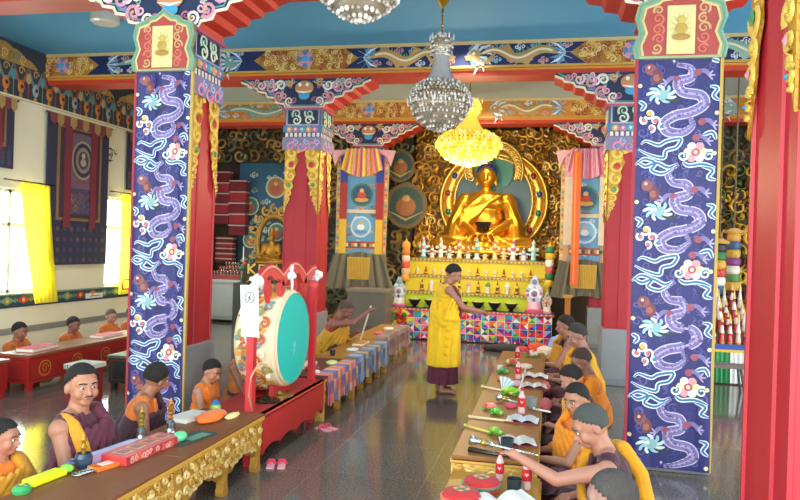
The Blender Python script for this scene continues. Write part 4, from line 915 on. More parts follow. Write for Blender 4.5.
for i in range(14):
    x = ax_(417 + i * 8.7); t = MB()
    if i % 3 == 1:
        t.lathe([(.04, 0, '#8a2a24'), (.045, .02, '#d8a050'), (.03, .05, '#a03a2c'), (.012, .14, '#7a2420'), (.004, .17, '#e8d080')], (0, 0, 0), '#a03a2c', 10); lb = 'small red cone-shaped offering cake'; nm = 'offering_cake'
    else:
        t.lathe([(.022, 0, '#e8e0d0'), (.014, .03, '#e8e0d0'), (.03, .07, '#f0e8dc'), (.034, .1, '#e0d0c0'), (.02, .11, '#e8c8a0'), (.006, .15, '#f4dc90')], (0, 0, 0), '#eee', 10); lb = 'small pale pointed offering cup'; nm = 'offering_cup'
    tag(t.build(nm, GLOSS, loc=(x, 14.2, 1.296)), '%s, %s from the left on the second altar shelf' % (lb, ORD[i]), nm.replace('_', ' '), 'offerings on the second altar shelf')
for i in range(13):
    x = ax_(414 + i * 9.4); t = MB()
    if x > -.45 or x < -2.7: continue
    if i % 2:
        t.lathe([(.05, 0, '#3a3028'), (.055, .02, '#c8a050'), (.035, .05, '#7a2c24'), (.03, .1, '#5c241e'), (.035, .12, '#e0c060'), (.02, .17, '#8a3424'), (.003, .25, '#c8402c')], (0, 0, 0), '#7a2c24', 10); nm = 'offering_cake'; lb = 'dark red pointed offering cake'
    else:
        g_ = ['#3f8f4a', '#f0f0ec', '#2c2a28', '#e8a0a0'][(i // 2) % 4]; t.lathe([(.035, 0, '#f0ece6'), (.03, .05, '#f4f0ea'), (.045, .11, '#f0e8e0'), (.05, .13, '#d8a0a0')], (0, 0, 0), '#eee', 10); t.ell((0, 0, .15), (.05, .045, .045), g_, 8, 6); t.ell((.01, 0, .19), (.025, .025, .035), g_, 6, 5); nm = 'offering_cup'; lb = 'white footed cup heaped with ' + ['green', 'white', 'dark', 'pink'][(i // 2) % 4] + ' offerings'
    tag(t.build(nm, GLOSS, loc=(x, 14.06, .966)), '%s, %s from the left on the third altar shelf' % (lb, ORD[i]), nm.replace('_', ' '), 'offerings on the third altar shelf')
for i, px in enumerate((418, 434, 450, 465, 481, 497, 513)):
    t = thing('offering_bowl', 'black stemmed offering bowl on the altar table, %s of seven from the left' % ORD[i], 'bowl', (ax_(px) * 1., 13.88, .633), 0, 'black bowls on the altar table')
    b = MB(); b.lathe([(.075, 0), (.06, .015), (.03, .03), (.07, .07), (.125, .15), (.13, .165), (.115, .165), (.06, .08), (.01, .07)], (0, 0, 0), '#23241f', 18); b.build('bowl', GLOSS, t)
    b = MB(); b.ell((0, 0, .15), (.11, .11, .035), '#c8c48a', 12, 6); b.build('contents', PAPER, t)
def bigtorma(px, y, z, h, w, cols, label):
    x = ax_(px); t = thing('torma_sculpture', label, 'torma', (x, y, z)); b = MB()
    b.lathe([(w * .5, 0, cols[0]), (w * .52, .08 * h, cols[0]), (w * .4, .12 * h, cols[1]), (w * .36, .3 * h, cols[1])], (0, 0, 0), cols[0], 16); b.build('pedestal', GLOSS, t)
    b = MB(); F = Fr((0, -.03, 0), (1, 0, 0), (0, 0, 1), (0, -1, 0))
    b.slab(F, [(-w * .3, .28 * h), (w * .3, .28 * h), (w * .5, .5 * h), (w * .46, .66 * h), (w * .25, .78 * h), (w * .1, h), (-w * .1, h), (-w * .25, .78 * h), (-w * .46, .66 * h), (-w * .5, .5 * h)], .06, cols[2])
    b.disc(F, 0, .52 * h, w * .3, cols[3], .004, 14, .02); b.disc(F, 0, .52 * h, w * .18, cols[4], .02, 12, .02); b.disc(F, 0, .52 * h, w * .08, '#c83a50', .045, 8, .01)
    for k in range(9): a = k * .7; b.disc(F, w * .4 * cos(a), .54 * h + w * .36 * sin(a), w * .09, cols[k % 5], .008, 8, .02)
    b.disc(F, 0, .36 * h, w * .1, '#5c3a8a', .01, 8, .02); b.disc(F, 0, .84 * h, w * .15, cols[4], .01, 10, .02); b.scroll(F, -.22 * w, .7 * h, w * .14, cols[3], w * .07, 1, 0, 1.2, .01, .01); b.scroll(F, .22 * w, .7 * h, w * .14, cols[3], w * .07, -1, 0, 1.2, .01, .01)
    b.build('flower_panel', GLOSS, t); return t
bigtorma(534.5, 13.9, .633, .72, .34, ['#e0608a', '#f0b8c8', '#b8c0d8', '#f0f0f4', '#6a88b8'], 'large pink and blue flower torma at the right of the altar table')
bigtorma(546.5, 13.92, .633, .42, .2, ['#d8a0a0', '#e8d8c8', '#c8c8b8', '#e8a878', '#88b0a0'], 'smaller pale torma beside the large one at the altar right end')
bigtorma(402, 13.9, .633, .6, .3, ['#c86a8a', '#d8d0c8', '#a8c0c8', '#e8e8e4', '#88a8b8'], 'large pale blue flower torma at the left of the altar table')
bigtorma(391.5, 13.95, .633, .5, .22, ['#c8a8a0', '#e0dcd0', '#d0d4cc', '#e8d070', '#98b8b0'], 'smaller grey and yellow torma at the altar far left end')
for px, cs, lb in ((548, ['#2f7a45', '#e8b020', '#f0e8e0', '#c85a4c', '#2f7a45', '#e8c030'], 'green, yellow and white cloth cylinder banner at the right end of the altar'), (407, ['#e8a020', '#e07a1c', '#e8c8b8', '#d8503c', '#e8b890', '#e8a020'], 'orange and yellow cloth cylinder banner at the left end of the altar')):
    b = MB(); z = 1.12
    for k, c in enumerate(cs[::-1]): b.lathe([(.07, z), (.085, z + .04), (.085, z + .1), (.07, z + .13)], (0, 0, 0), c, 14); z += .13
    b.lathe([(.02, .6), (.02, 1.12)], (0, 0, 0), '#b8903c', 8); b.lathe([(.07, z), (.03, z + .03), (.01, z + .08)], (0, 0, 0), '#d8a83c', 12)
    tag(b.build('cylinder_banner', SATIN, loc=(ax_(px), 13.97, .03)), lb, 'banner')
# flowers and cloth heap at the altar foot
t = thing('flower_vase', 'vase of red and yellow flowers at the left corner of the altar', 'flowers', (-2.9, 13.5, 0)); b = MB(); b.lathe([(.05, 0), (.09, .12), (.05, .26), (.07, .32)], (0, 0, 0), '#e8e4dc', 14); b.build('vase', GLOSS, t); b = MB(); rnd = random.Random(2)
for k in range(26): b.ell((rnd.uniform(-.16, .16), rnd.uniform(-.12, .12), .42 + rnd.uniform(-.1, .16)), rnd.uniform(.035, .06), ['#d8281c', '#e8c020', '#e84a20', '#3f7a3a'][k % 4], 6, 5)
b.build('blooms', CLOTH, t)

# ================================================================ LOW DESKS
def gold_desk(label, x0, x1, y0, y1, zt, front='R', topc='#7a4a2c', facec='#c9973c', cloth=None, end=True):
    """long low desk running along Y; carved front on the aisle side"""
    cx, cy = (x0 + x1) / 2, (y0 + y1) / 2; t = thing('carved_desk', label, 'desk', (cx, cy, 0)); W, L = (x1 - x0) / 2, (y1 - y0) / 2
    b = MB(); b.bb((-W, -L, zt - .035), (W, L, zt), topc); b.bb((-W - .008, -L, zt - .05), (W + .008, L, zt - .02), facec); b.build('desktop', LACQ, t, bevel=.004)
    sg = 1 if front == 'R' else -1
    F = Fr((sg * (W - .03), 0, 0), (0, sg, 0), (0, 0, 1), (sg, 0, 0)); b = MB()
    b.slab(F, [(-L, zt - .17), (L, zt - .17), (L, zt - .05), (-L, zt - .05)], .03, facec)
    rnd = random.Random(int(y0 * 10) + 3); b.rib(F, [(-L, zt - .06), (L, zt - .06)], lambda t_: .02, '#e8c878', .004, .006); b.rib(F, [(-L, zt - .165), (L, zt - .165)], lambda t_: .02, '#e8c878', .004, .006)
    n = max(3, int(2 * L / .05))
    for k in range(n): b.scroll(F, -L + (k + .5) * 2 * L / n, zt - .09 - .04 * (k % 2), .034, ['#e3bb62', '#c8953c', '#efd08a'][k % 3], .024, -1 if k % 2 else 1, k, 1.3, .004, .012)
    nl = max(2, round(2 * L / .5)) ; bay = 2 * L / nl
    for q in range(nl):     # pierced apron between legs, scalloped below
        a0, a1 = -L + q * bay + .05, -L + (q + 1) * bay - .05; pts = [(a0, zt - .17)]
        for k in range(13):
            u = k / 12; pts.append((a0 + (a1 - a0) * u, zt - .17 - .14 * (.35 + .65 * abs(cos(pi * u))) - .02 * abs(sin(4 * pi * u))))
        pts.append((a1, zt - .17)); b.slab(F, pts, .015, '#a8772c', w=-.004)
        for k in range(22): b.scroll(F, a0 + (k + .5) * (a1 - a0) / 22, zt - .195 - .03 * (k % 3) * (1 if abs(k - 10.5) > 4 else .5), .03, ['#e0b456', '#c8923a', '#f0d088'][k % 3], .024, -1 if k % 2 else 1, k * 2, 1.3, .0, .014)
    b.build('carved_front', GWOOD, t)
    for q in range(nl + 1):
        y = -L + q * bay; y = min(max(y, -L + .04), L - .04)
        for s_ in (sg, -sg):
            g = MB(); x = s_ * (W - .035)
            if s_ == sg:
                f2 = F.sub(y * sg, 0); g.slab(f2, [(-.04, 0), (.04, 0), (.045, .03), (.03, .06), (.025, .12), (.045, .2), (.055, zt - .05), (-.055, zt - .05), (-.045, .2), (-.025, .12), (-.03, .06), (-.045, .03)], .06, facec, w=.012)
                g.scroll(f2, 0, .22, .035, '#f0d088', .02, 1, 0, 1.3, .014, .012); g.scroll(f2, 0, zt - .12, .035, '#f0d088', .02, -1, 0, 1.3, .014, .012)
            else: g.bb((x - .03, y - .035, 0), (x + .03, y + .035, zt - .05), facec)
            g.build('leg', GWOOD, t)
    if end:
        g = MB(); f3 = Fr((0, -L, 0), (1, 0, 0), (0, 0, 1), (0, -1, 0))
        g.slab(f3, [(-W, .0), (-W + .1, 0), (-W + .12, .1), (-W + .2, .16), (W - .2, .16), (W - .12, .1), (W - .1, 0), (W, 0), (W, zt - .05), (-W, zt - .05)], .02, '#d8b05c' if not cloth else '#d2ab58', w=.004)
        for k in range(3): g.scroll(f3, -W + .12 + k * .15, zt - .13, .045, '#eccb80', .02, 1, k, 1.2, .006, .008)
        g.build('end_panel', GWOOD, t)
    if cloth:
        c = MB(); n = 26
        for k in range(n):
            y_0, y_1 = -L + .05 + (2 * L - .1) * k / n, -L + .05 + (2 * L - .1) * (k + 1) / n; cc = cloth[(k // 2) % len(cloth)]; f = .012 * sin(k * 1.7); f1 = .012 * sin((k + 1) * 1.7); d = zt - .3 - .02 * sin(k)
            xs = sg * (W + .012)
            c.add([(xs - sg * .16, y_0, zt + .008), (xs - sg * .16, y_1, zt + .008), (xs, y_1, zt + .006), (xs, y_0, zt + .006), (xs + sg * (.01 + abs(f)), y_1, d), (xs + sg * (.01 + abs(f)), y_0, d)], [(0, 1, 2, 3)[::-sg], (3, 2, 4, 5)[::-sg]], cc)
            c.add([(xs + sg * .012, (y_0 + y_1) / 2 - .02, zt - .06), (xs + sg * .012, (y_0 + y_1) / 2 + .02, zt - .06), (xs + sg * .02, (y_0 + y_1) / 2, zt - .2)], [(0, 1, 2)], cloth[(k // 2 + 2) % len(cloth)])
        o = c.build('table_cloth', SATIN, t); sd = o.modifiers.new('th', 'SOLIDIFY'); sd.thickness = .004; sd.offset = 0
    return t
LX0, LX1 = -2.74, -2.2
gold_desk('nearest carved gold desk at the lower left, brown top holding bells and a red box', LX0, LX1, 2.2, 4.035, .45, end=False)
gold_desk('second carved gold desk from the near left, between the seam and the red drum stand', LX0, LX1, 4.045, 5.28, .45, end=False)
gold_desk('gold desk right behind the drum, draped in pink and purple brocade', -2.74, -2.23, 6.93, 8.16, .45, topc='#5a3426', cloth=['#c84a6a', '#e07a3c', '#6a4a9a', '#3a4a9a', '#e0a04a'])
gold_desk('middle gold desk beyond the drum, draped in blue floral brocade', -2.78, -2.27, 8.22, 10.0, .45, topc='#a8782c', cloth=['#3a6fb0', '#7fa8c8', '#2c4a8a', '#c8a860', '#4a3a6a'])
gold_desk('farthest gold desk on the left, standing before the altar', -2.9, -2.4, 10.06, 12.2, .45, topc='#a87c34', cloth=['#8a5a3c', '#6a4a7a', '#b08a4a', '#4a6a7a', '#a04a4a'])
gold_desk('long light wood desk on the right, crowded with books, trumpets and flowers', -.6, -.04, 4.62, 9.7, .45, 'L', topc='#8f5c28', facec='#d2a550')
gold_desk('lower yellow wooden desk at the bottom right of the aisle, holding red cushions', -.58, -.02, 2.6, 4.56, .37, 'L', topc='#b8842c', facec='#dcae52', end=False)

# red skirted stand and frame of the drum
dr = thing('drum_stand', 'red wooden frame with scalloped arches holding the big drum', 'drum stand', (-2.42, 6.1, 0)); b = MB()
F = Fr((.2, 0, 0), (0, 1, 0), (0, 0, 1), (1, 0, 0)); pts = [(-.78, .44), (-.78, .1)]
for k in range(1, 24): u = k / 24; pts.append((-.78 + 1.54 * u, .12 + .035 * abs(sin(4 * pi * u))))
pts += [(.76, .1), (.76, .44)]; b.slab(F, pts, .03, '#bb2a2c'); b.rib(F, [(-.77, .42), (.75, .42)], lambda t_: .02, '#d84a3c', .002, .006)
b.bb((-.3, -.78, .40), (.2, .76, .44), '#a82428'); b.bb((-.3, -.78, 0), (-.27, .76, .4), '#8a1f22'); b.build('skirt_board', LACQ, dr)
for y in (-.76, .74):
    for x in (.07,):
        p = MB(); p.bb((x - .03, y - .035, 0), (x + .03, y + .035, 1.36), '#c9323a'); p.ell((x, y, 1.4), (.05, .055, .06), '#d84a4a', 10, 8); p.build('post', LACQ, dr)
p = MB(); p.bb((-.25, -.2, .44), (-.19, .2, .56), '#a8262c'); p.bb((0.0, -.2, .44), (.05, .2, .54), '#a8262c'); p.build('cradle', LACQ, dr)
p = MB(); pts = []
for k in range(41):
    u = k / 40; pts.append((-.76 + 1.5 * u, 1.5 + .1 * abs(sin(2.5 * pi * u)) + .05 * sin(pi * u)))
low = [(y, z - .11 + .02 * sin(k)) for k, (y, z) in enumerate(pts)][::-1]
F = Fr((.09, 0, 0), (0, 1, 0), (0, 0, 1), (1, 0, 0)); p.slab(F, low[::-1] + pts[::-1], .04, '#d9504a', '#b8342f')
for u in (.2, .4, .6, .8): yy = -.76 + 1.5 * u; p.slab(F, [(yy - .06, 1.42), (yy, 1.3), (yy + .06, 1.42), (yy, 1.5)], .04, '#d04642')
p.rib(F, [(y, z - .02) for y, z in pts], lambda t_: .014, '#f0a898', .003, .004); p.build('scalloped_arch', LACQ, dr)
dm = thing('big_drum', 'large drum with turquoise skin and painted dragon body held in the red frame', 'drum', (-2.3, 6.14, .95)); b = MB(); R_ = .41
b.lathe([(R_ - .02, -.40), (R_ + .03, -.36), (R_ + .06, -.2), (R_ + .03, -.03), (R_, 0)], (0, 0, 0), '#e6d6b0', 44, ax=(1, 0, 0))
rnd = random.Random(21)
def onbody(a, s_): 
    r = R_ + .065 - 1.6 * (s_ + .2) ** 2; return V((s_, r * cos(a), r * sin(a)))
for k in range(96):
    a = k * 2 * pi / 96 + rnd.uniform(-.05, .05); s0 = -.33 + .25 * ((k * 7) % 5) / 5 + rnd.uniform(0, .04)
    f = Fr(onbody(a, s0), (1, 0, 0), V((0, -sin(a), cos(a))), V((0, cos(a), sin(a)))); f.n = V((0, cos(a), sin(a)))
    c = ['#c8602c', '#7a9aa0', '#e0a04c', '#9a9a5a', '#f0e4c8', '#b8605a'][k % 6]
    b.scroll(f, 0, 0, .05, c, .03, -1 if k % 2 else 1, k, 1.3, .004, .006); b.scroll(f, -.03, .03, .022, ['#3f8f93', '#b04a3c', '#d8a040'][k % 3], .014, 1, k, 1.2, .006, .004)
pts = [onbody(a * .16, -.2 + .09 * sin(a * 1.1)) * 1.0 for a in range(40)]; b.tube(pts, .02, '#d08a2c', 6)
b.build('painted_shell', LACQ, dm)
b = MB(); b.lathe([(R_ - .005, 0), (R_ + .012, -.015), (R_ + .018, .0), (R_ + .005, .014)][::1], (0, 0, 0), '#e8c8a8', 44, ax=(1, 0, 0), caps=False); b.build('rim', LACQ, dm)
b = MB(); b.lathe([(.0, .016), (R_ * .5, .014), (R_ - .0, .008)][::-1], (0, 0, 0), '#1fc4b8', 44, ax=(1, 0, 0)); b.build('drum_skin', mat('drum_skin', .5, noise=.03), dm)
b = MB(); b.lathe([(.0, -.401), (R_ - .02, -.4)], (0, 0, 0), '#1f9a90', 44, ax=(1, 0, 0)); b.build('rear_skin', LACQ, dm)
b = MB(); F = Fr((.0, 0, 0), (0, 1, 0), (0, 0, 1), (1, 0, 0)); b.disc(F, 0, -.06, .035, '#6fd8d0', .019, 12); b.poly(F, [(-.03, -.1), (.0, -.17), (.03, -.1)], '#6fd8d0', .019); b.build('worn_mark', PAINT, dm)
# white paper sign with a round emblem
t = thing('paper_sign', 'white paper sign with round black emblem hanging on the drum frame', 'sign', (-2.35, 5.27, 0)); F = Fr((0, 0, 0), (.90, .43, 0), (0, 0, 1), (.43, -.90, 0)); b = MB(); b.slab(F, [(-.055, 1.06), (.085, 1.05), (.065, 1.47), (-.075, 1.47)], .004, '#eef2f4'); b.build('sheet', PAPER, t)
b = MB(); cx, cz = 0.0, 1.37
b.rib(F, [(cx + .036 * cos(k * .33), cz + .044 * sin(k * .33)) for k in range(21)], lambda t_: .007, '#22262c', .003)
for q in ([(-.01, .026), (.004, .03), (.012, .02), (.004, .01), (-.01, .006)], [(-.012, -.004), (.0, .002), (.012, -.006), (.008, -.018)], [(-.012, -.012), (-.006, -.028), (.008, -.03)], [(.0, .006), (-.002, -.022)]): b.rib(F, [(cx + a, cz + c) for a, c in q], lambda t_: .006, '#22262c', .003)
b.build('emblem', PAPER, t)
for y, lab in ((5.36, 'crumpled white silk scarf tied on the near end of the drum frame'), (6.83, 'crumpled white silk scarf tied on the far end of the drum frame'), (6.1, 'thin white silk scarf knotted at the middle of the drum arch')):
    b = MB(); z = 1.5 if y != 6.1 else 1.55; rnd = random.Random(int(y * 10)); 
    for k in range(9): b.ell((rnd.uniform(-.04, .04), rnd.uniform(-.04, .04), rnd.uniform(-.05, .05)), (rnd.uniform(.02, .035), .03, rnd.uniform(.02, .04)), '#e8edf2', 7, 5)
    if y == 6.1: b.tube([(0, 0, .05), (.01, .01, -.1), (0, .03, -.2)], [.02, .015, .01], '#f0ece4')
    tag(b.build('silk_scarf', CLOTH, loc=(-2.32, y, z)), lab, 'scarf')
b = MB(); pts = [(0, 0, 0), (0, -.08, .16), (.02, -.1, .3), (.05, -.02, .4), (.08, .06, .38), (.09, .08, .3)]; b.tube(pts, .008, '#c8a070'); b.ell((.09, .08, .28), .02, '#e8d8c0', 8, 6)
tag(b.build('drum_beater', LACQ, loc=(-2.3, 5.28, .45)), 'curved wooden drum beater leaning beside the near drum post', 'drum stick')
t = thing('cymbals', 'dark metal cymbals lying on the shelf inside the drum stand', 'cymbals', (-2.38, 5.75, .44)); b = MB(); b.lathe([(.13, .0), (.12, .012), (.04, .02), (.03, .04), (0, .05)], (0, 0, 0), '#3a2f28', 20); b.lathe([(.13, .0), (.12, .012), (.04, .02), (.03, .04), (0, .05)], (.02, .25, .0), '#b8a04a', 20); b.build('disc', METAL, t)
# flowers at the pillar behind drum: incense bottle
b = MB(); b.lathe([(.05, 0), (.06, .1), (.03, .2), (.02, .28)], (0, 0, 0), '#2f4a3a', 12); b.ell((0, 0, .34), (.07, .07, .09), '#3f6a4a'); b.ell((.03, 0, .42), (.05, .04, .05), '#c8323c'); b.lathe([(.014, .4), (.012, .75), (.002, .8)], (0, 0, 0), '#e8e0d0', 8)
tag(b.build('candle_vase', GLOSS, loc=(-6.55, 14.3, .95)), 'dark vase with flowers and one white candle near the corner shrine', 'vase')
b = MB(); b.bb((-.15, -.15, 0), (.15, .15, .95), '#3a3a38'); tag(b.build('vase_stand', PAINT, loc=(-6.55, 14.3, 0)), 'dark square stand under the candle vase near the corner shrine', 'stand')

# red school desks at the left wall
def red_desk(label, x0, x1, y0, y1, zt, c='#a82420', top='#8a5a3c'):
    cx, cy = (x0 + x1) / 2, (y0 + y1) / 2; W, L = (x1 - x0) / 2, (y1 - y0) / 2; t = thing('low_desk', label, 'desk', (cx, cy, 0)); b = MB()
    b.bb((-W, -L, zt - .03), (W, L, zt), top); b.build('desktop', LACQ, t, bevel=.004); b = MB(); b.bb((-W + .02, -L + .02, .09), (W - .02, L - .02, zt - .03), c)
    F = Fr((W - .02, 0, 0), (0, 1, 0), (0, 0, 1), (1, 0, 0)); n = max(1, int(2 * L / .55))
    for k in range(n): yy = -L + (k + .5) * 2 * L / n; b.rib(F, [(yy + .1 * cos(a * .4), .24 + .09 * sin(a * .4)) for a in range(17)], lambda t_: .012, '#c8882c', .003, .003); b.scroll(F, yy, .24, .06, '#c8882c', .014, 1, 0, 1.3, .003); b.rib(F, [(yy - .24, .12), (yy + .24, .12), (yy + .24, .37), (yy - .24, .37), (yy - .24, .12)], lambda t_: .01, '#7a1814', .002)
    f3 = Fr((0, -L + .02, 0), (1, 0, 0), (0, 0, 1), (0, -1, 0)); b.rib(f3, [(-W + .06, .13), (W - .06, .13), (W - .06, .36), (-W + .06, .36), (-W + .06, .13)], lambda t_: .012, '#7a1814', .002)
    b.build('body', LACQ, t)
    for sx in (-1, 1):
        for sy in (-1, 1): g = MB(); g.bb((sx * (W - .06) - .03, sy * (L - .08) - .03, 0), (sx * (W - .06) + .03, sy * (L - .08) + .03, .09), c); g.build('leg', LACQ, t)
    return t
red_desk('red painted low desk by the left wall with gold medallions, three boys behind it', -6.3, -5.87, 7.08, 10.6, .43)
red_desk('red low desk at the left photo edge, nearest along the wall', -6.3, -5.87, 4.9, 6.8, .43)
red_desk('dark green-black low desk between the red wall desk and the dragon brocade', -5.15, -4.72, 7.5, 8.9, .42, '#1f2a26', '#4a5450')
t = thing('covered_stool', 'small red stool with a white patterned cloth, behind the moustached person', 'stool', (-5.0, 6.9, 0)); b = MB(); b.bb((-.13, -.14, .0), (.13, .14, .38), '#8a1f2c'); b.build('seat_box', LACQ, t, bevel=.01); b = MB(); b.bb((-.15, -.16, .38), (.15, .16, .43), '#cfd0c0'); 
for k in range(9): b.box((-.132 + k * .033, -.162, .4), (.02, .006, .05), '#3f7a5a' if k % 2 else '#8a8a80')
b.build('cloth_cover', CLOTH, t)
def book(x, y, z, w, l, h, rz, c, label, cat='book', pages='#ece6d8', nm='closed_book'):
    t = thing(nm, label, cat, (x, y, z), rz); b = MB(); b.bb((-w / 2, -l / 2, .003), (w / 2, l / 2, h - .003), pages); b.build('pages', PAPER, t); b = MB(); b.bb((-w / 2 - .004, -l / 2 - .004, 0), (w / 2 + .004, l / 2 + .004, .004), c); b.bb((-w / 2 - .004, -l / 2 - .004, h - .004), (w / 2 + .004, l / 2 + .004, h), c); b.build('cover', PAPER, t); return t
book(-6.1, 7.5, .43, .22, .5, .04, .1, '#d86a70', 'pink-covered book on the near end of the red wall desk')
book(-6.12, 8.9, .43, .2, .5, .035, .05, '#e08a90', 'pink-covered book in the middle of the red wall desk')
book(-6.1, 10.1, .43, .2, .4, .03, -.1, '#d8c8b8', 'pale book at the far end of the red wall desk')
book(-6.05, 6.4, .43, .2, .45, .05, .2, '#e8e4dc', 'white paper stack on the red desk at the left photo edge')

# ================================================================ PEOPLE
MAR = '#4a1626'; YEL = '#e8b012'; ORA = '#e0780c'; SAF = '#c98a1a'; BRI = '#f6c912'
def ik(a, t, l1, l2, pole):
    a, t = V(a), V(t); d = t - a; L = min(d.length, (l1 + l2) * .995); dn = d.normalized(); t = a + dn * L
    k = (l1 * l1 - l2 * l2 + L * L) / (2 * L); h = sqrt(max(0, l1 * l1 - k * k)); p = V(pole); p = (p - dn * p.dot(dn)).normalized()
    return a + dn * k + p * h, t
def hand(b, w, d, up, s, curl=.5, side=1):
    """palm, four fingers of different length, thumb leaving the side of the palm"""
    d = V(d).normalized(); up = V(up); up = (up - d * up.dot(d)).normalized(); sd = d.cross(up) * side
    cap(b, w, w + d * .045 * s, .024 * s, .03 * s, 8)
    for k, ln in enumerate((.062, .072, .068, .052)):
        o = (k - 1.5) * .0185 * s; p0 = V(w) + d * .05 * s + sd * o; d1 = (d - up * curl * .45).normalized(); p1 = p0 + d1 * ln * s * .55; d2 = (d - up * curl * 1.4).normalized(); p2 = p1 + d2 * ln * s * .5
        cap(b, p0, p1, .0095 * s, .0088 * s, 6); cap(b, p1, p2, .0088 * s, .0075 * s, 6)
    p0 = V(w) + d * .012 * s + sd * .024 * s * -1; p1 = p0 + (d * .6 - sd * .9 - up * .2).normalized() * .036 * s; p2 = p1 + (d - sd * .2 - up * curl * .5).normalized() * .03 * s
    cap(b, p0, p1, .012 * s, .0105 * s, 6); cap(b, p1, p2, .0105 * s, .0085 * s, 6)
def person(label, x, y, top, rz, s=1., skn='#a8745a', hair='#17130f', hl=1., bald=False, lean=0., twist=0., hy=0., hp=0., rh=None, lh=None, vest=ORA, shawl=None, shawlside=-1, skirt=MAR, cover=0, seated=True, vox=.009, curl=.6, band=None, group=None, back=None, stache=False):
    """local frame: faces +Y. rh/lh = hand targets. shawlside: -1 left shoulder"""
    base = top - .845 * s if seated else 0.
    x += sin(rz) * sin(lean) * .7 * s * (1 if seated else 0); y -= cos(rz) * sin(lean) * .7 * s * (1 if seated else 0)
    if seated: base += .7 * (1 - cos(lean)) * s
    M3 = lambda p: V(p) * s + V((0, 0, base))
    Rl = Matrix.Rotation(-lean, 3, 'X') @ Matrix.Rotation(twist, 3, 'Z'); piv = V((0, 0, .1 if seated else .92))
    dz = 0 if seated else .80
    def U(p): q = V(p) + V((0, 0, dz)); return M3(Rl @ (q - piv) + piv)
    Rh = Matrix.Rotation(hy, 3, 'Z') @ Matrix.Rotation(-hp, 3, 'X'); hc = V((0, .02, .66))
    RH = Rl @ Rh
    def H(p): return U(hc + Rh @ (V(p) - hc) + V((0, .004, -.032)))
    body = MB(); e = lambda p, r, R=None: body.ell(p, tuple(k * s for k in r), '#ffffff', 14, 10, rot=R)
    e(U((0, 0, .12)), (.17, .14, .14), Rl); e(U((0, .015, .29)), (.15, .115, .16), Rl); e(U((0, .01, .43)), (.165, .11, .15), Rl)
    cap(body, U((-.13, 0, .525)), U((.13, 0, .525)), .052 * s, .052 * s); cap(body, U((0, -.005, .53)), H((0, .02, .68)), .064 * s, .056 * s); cap(body, U((-.09, -.01, .545)), U((.09, -.01, .545)), .05 * s, .05 * s)
    # head
    e(H((0, .02, .768)), (.082, .098, .1), RH); e(H((0, .042, .708)), (.068, .072, .074), RH); e(H((0, .085, .665)), (.034, .03, .026), RH)
    e(H((0, .095, .775)), (.062, .026, .038), RH)
    for sx in (-1, 1):
        e(H((sx * .042, .086, .715)), (.028, .028, .034), RH); e(H((sx * .083, .01, .735)), (.012, .021, .034), RH); cap(body, H((sx * .012, .117, .765)), H((sx * .05, .104, .766)), .009 * s, .007 * s, 6)
    cap(body, H((0, .115, .755)), H((0, .136, .718)), .009 * s, .014 * s, 6); e(H((0, .122, .715)), (.02, .013, .01), RH)
    cap(body, H((-.017, .118, .692)), H((.017, .118, .692)), .009 * s, .009 * s, 6); cap(body, H((-.014, .115, .682)), H((.014, .115, .682)), .0085 * s, .0085 * s, 6)
    # arms
    ends = {}
    for sx, tgt in ((1, rh), (-1, lh)):
        sh = U((sx * .185, 0, .50)); tg = M3(tgt) if tgt else M3((sx * .12, .34, .26 + dz))
        el, wr = ik(sh, tg, .27 * s, .235 * s, (sx * .6, -.3, -1)); e(sh, (.06, .06, .06))
        cap(body, sh, el, .05 * s, .038 * s); cap(body, el, wr, .04 * s, .025 * s); hand(body, wr, (wr - el), (0, 0, 1), s, curl, sx); ends[sx] = (sh, el, wr)
    if seated:
        for sx in (-1, 1):
            hp_, kn, an = M3((sx * .1, .02, .12)), M3((sx * .3, .30, .13)), M3((-sx * .06, .36, .07)); cap(body, hp_, kn, .09 * s, .062 * s); cap(body, kn, an, .055 * s, .035 * s); cap(body, an, an + V((-sx * .09, .05, -.01)) * s, .03 * s, .024 * s)
    else:
        for sx in (-1, 1):
            hp_, kn, an = M3((sx * .09, 0, .88)), M3((sx * .09, .03, .47)), M3((sx * .095, -.02, .08)); cap(body, hp_, kn, .085 * s, .055 * s); cap(body, kn, an, .052 * s, .034 * s)
            f0 = M3((sx * .1, -.03, .035)); f1 = M3((sx * .115, .12, .028)); cap(body, f0, f1, .033 * s, .03 * s)
            for k in range(5): cap(body, f1 + V(((k - 2) * .014, 0, -.008)) * s, f1 + V(((k - 2) * .016, .045 - .006 * abs(k - 1), -.012)) * s, .0105 * s, .0095 * s, 6)
    o = body.build('person', skin(skn), loc=(x, y, 0), rz=rz); remesh(o, vox, 2); tag(o, label, 'person', group)
    # hair cap and face details
    hb_ = MB(); lim = -.05 if not bald else .1
    hb_.ell(H((0, .012, .775)), (.086 * s, .098 * s, .098 * s), '#ffffff', 32, 24, rot=RH, keep=lambda q: q.z > -.45 + .92 * min(1, max(0, (q.y + .25) / .95)) ** .8)
    ho = hb_.build('hair', mat('hair_' + hair, .75, col=hair, noise=.3, nscale=60, bump=.6, bscale=150), o); sd = ho.modifiers.new('th', 'SOLIDIFY'); sd.thickness = (.008 if not bald else .0035) * s; sd.offset = 1
    for sx in (-1, 1):
        q = MB(); q.ell(H((sx * .032, .112, .75)), (.014 * s, .007 * s, .007 * s), '#e8e2da', 8, 6, rot=RH); q.ell(H((sx * .032, .1175, .75)), (.007 * s, .004 * s, .0068 * s), '#1c120e', 8, 6, rot=RH); q.build('eye', GLOSS, o)
        q = MB(); q.tube([H((sx * .014, .125, .772)), H((sx * .034, .122, .777)), H((sx * .052, .108, .772))], .0042 * s, hair, 5); q.build('eyebrow', CLOTH, o)
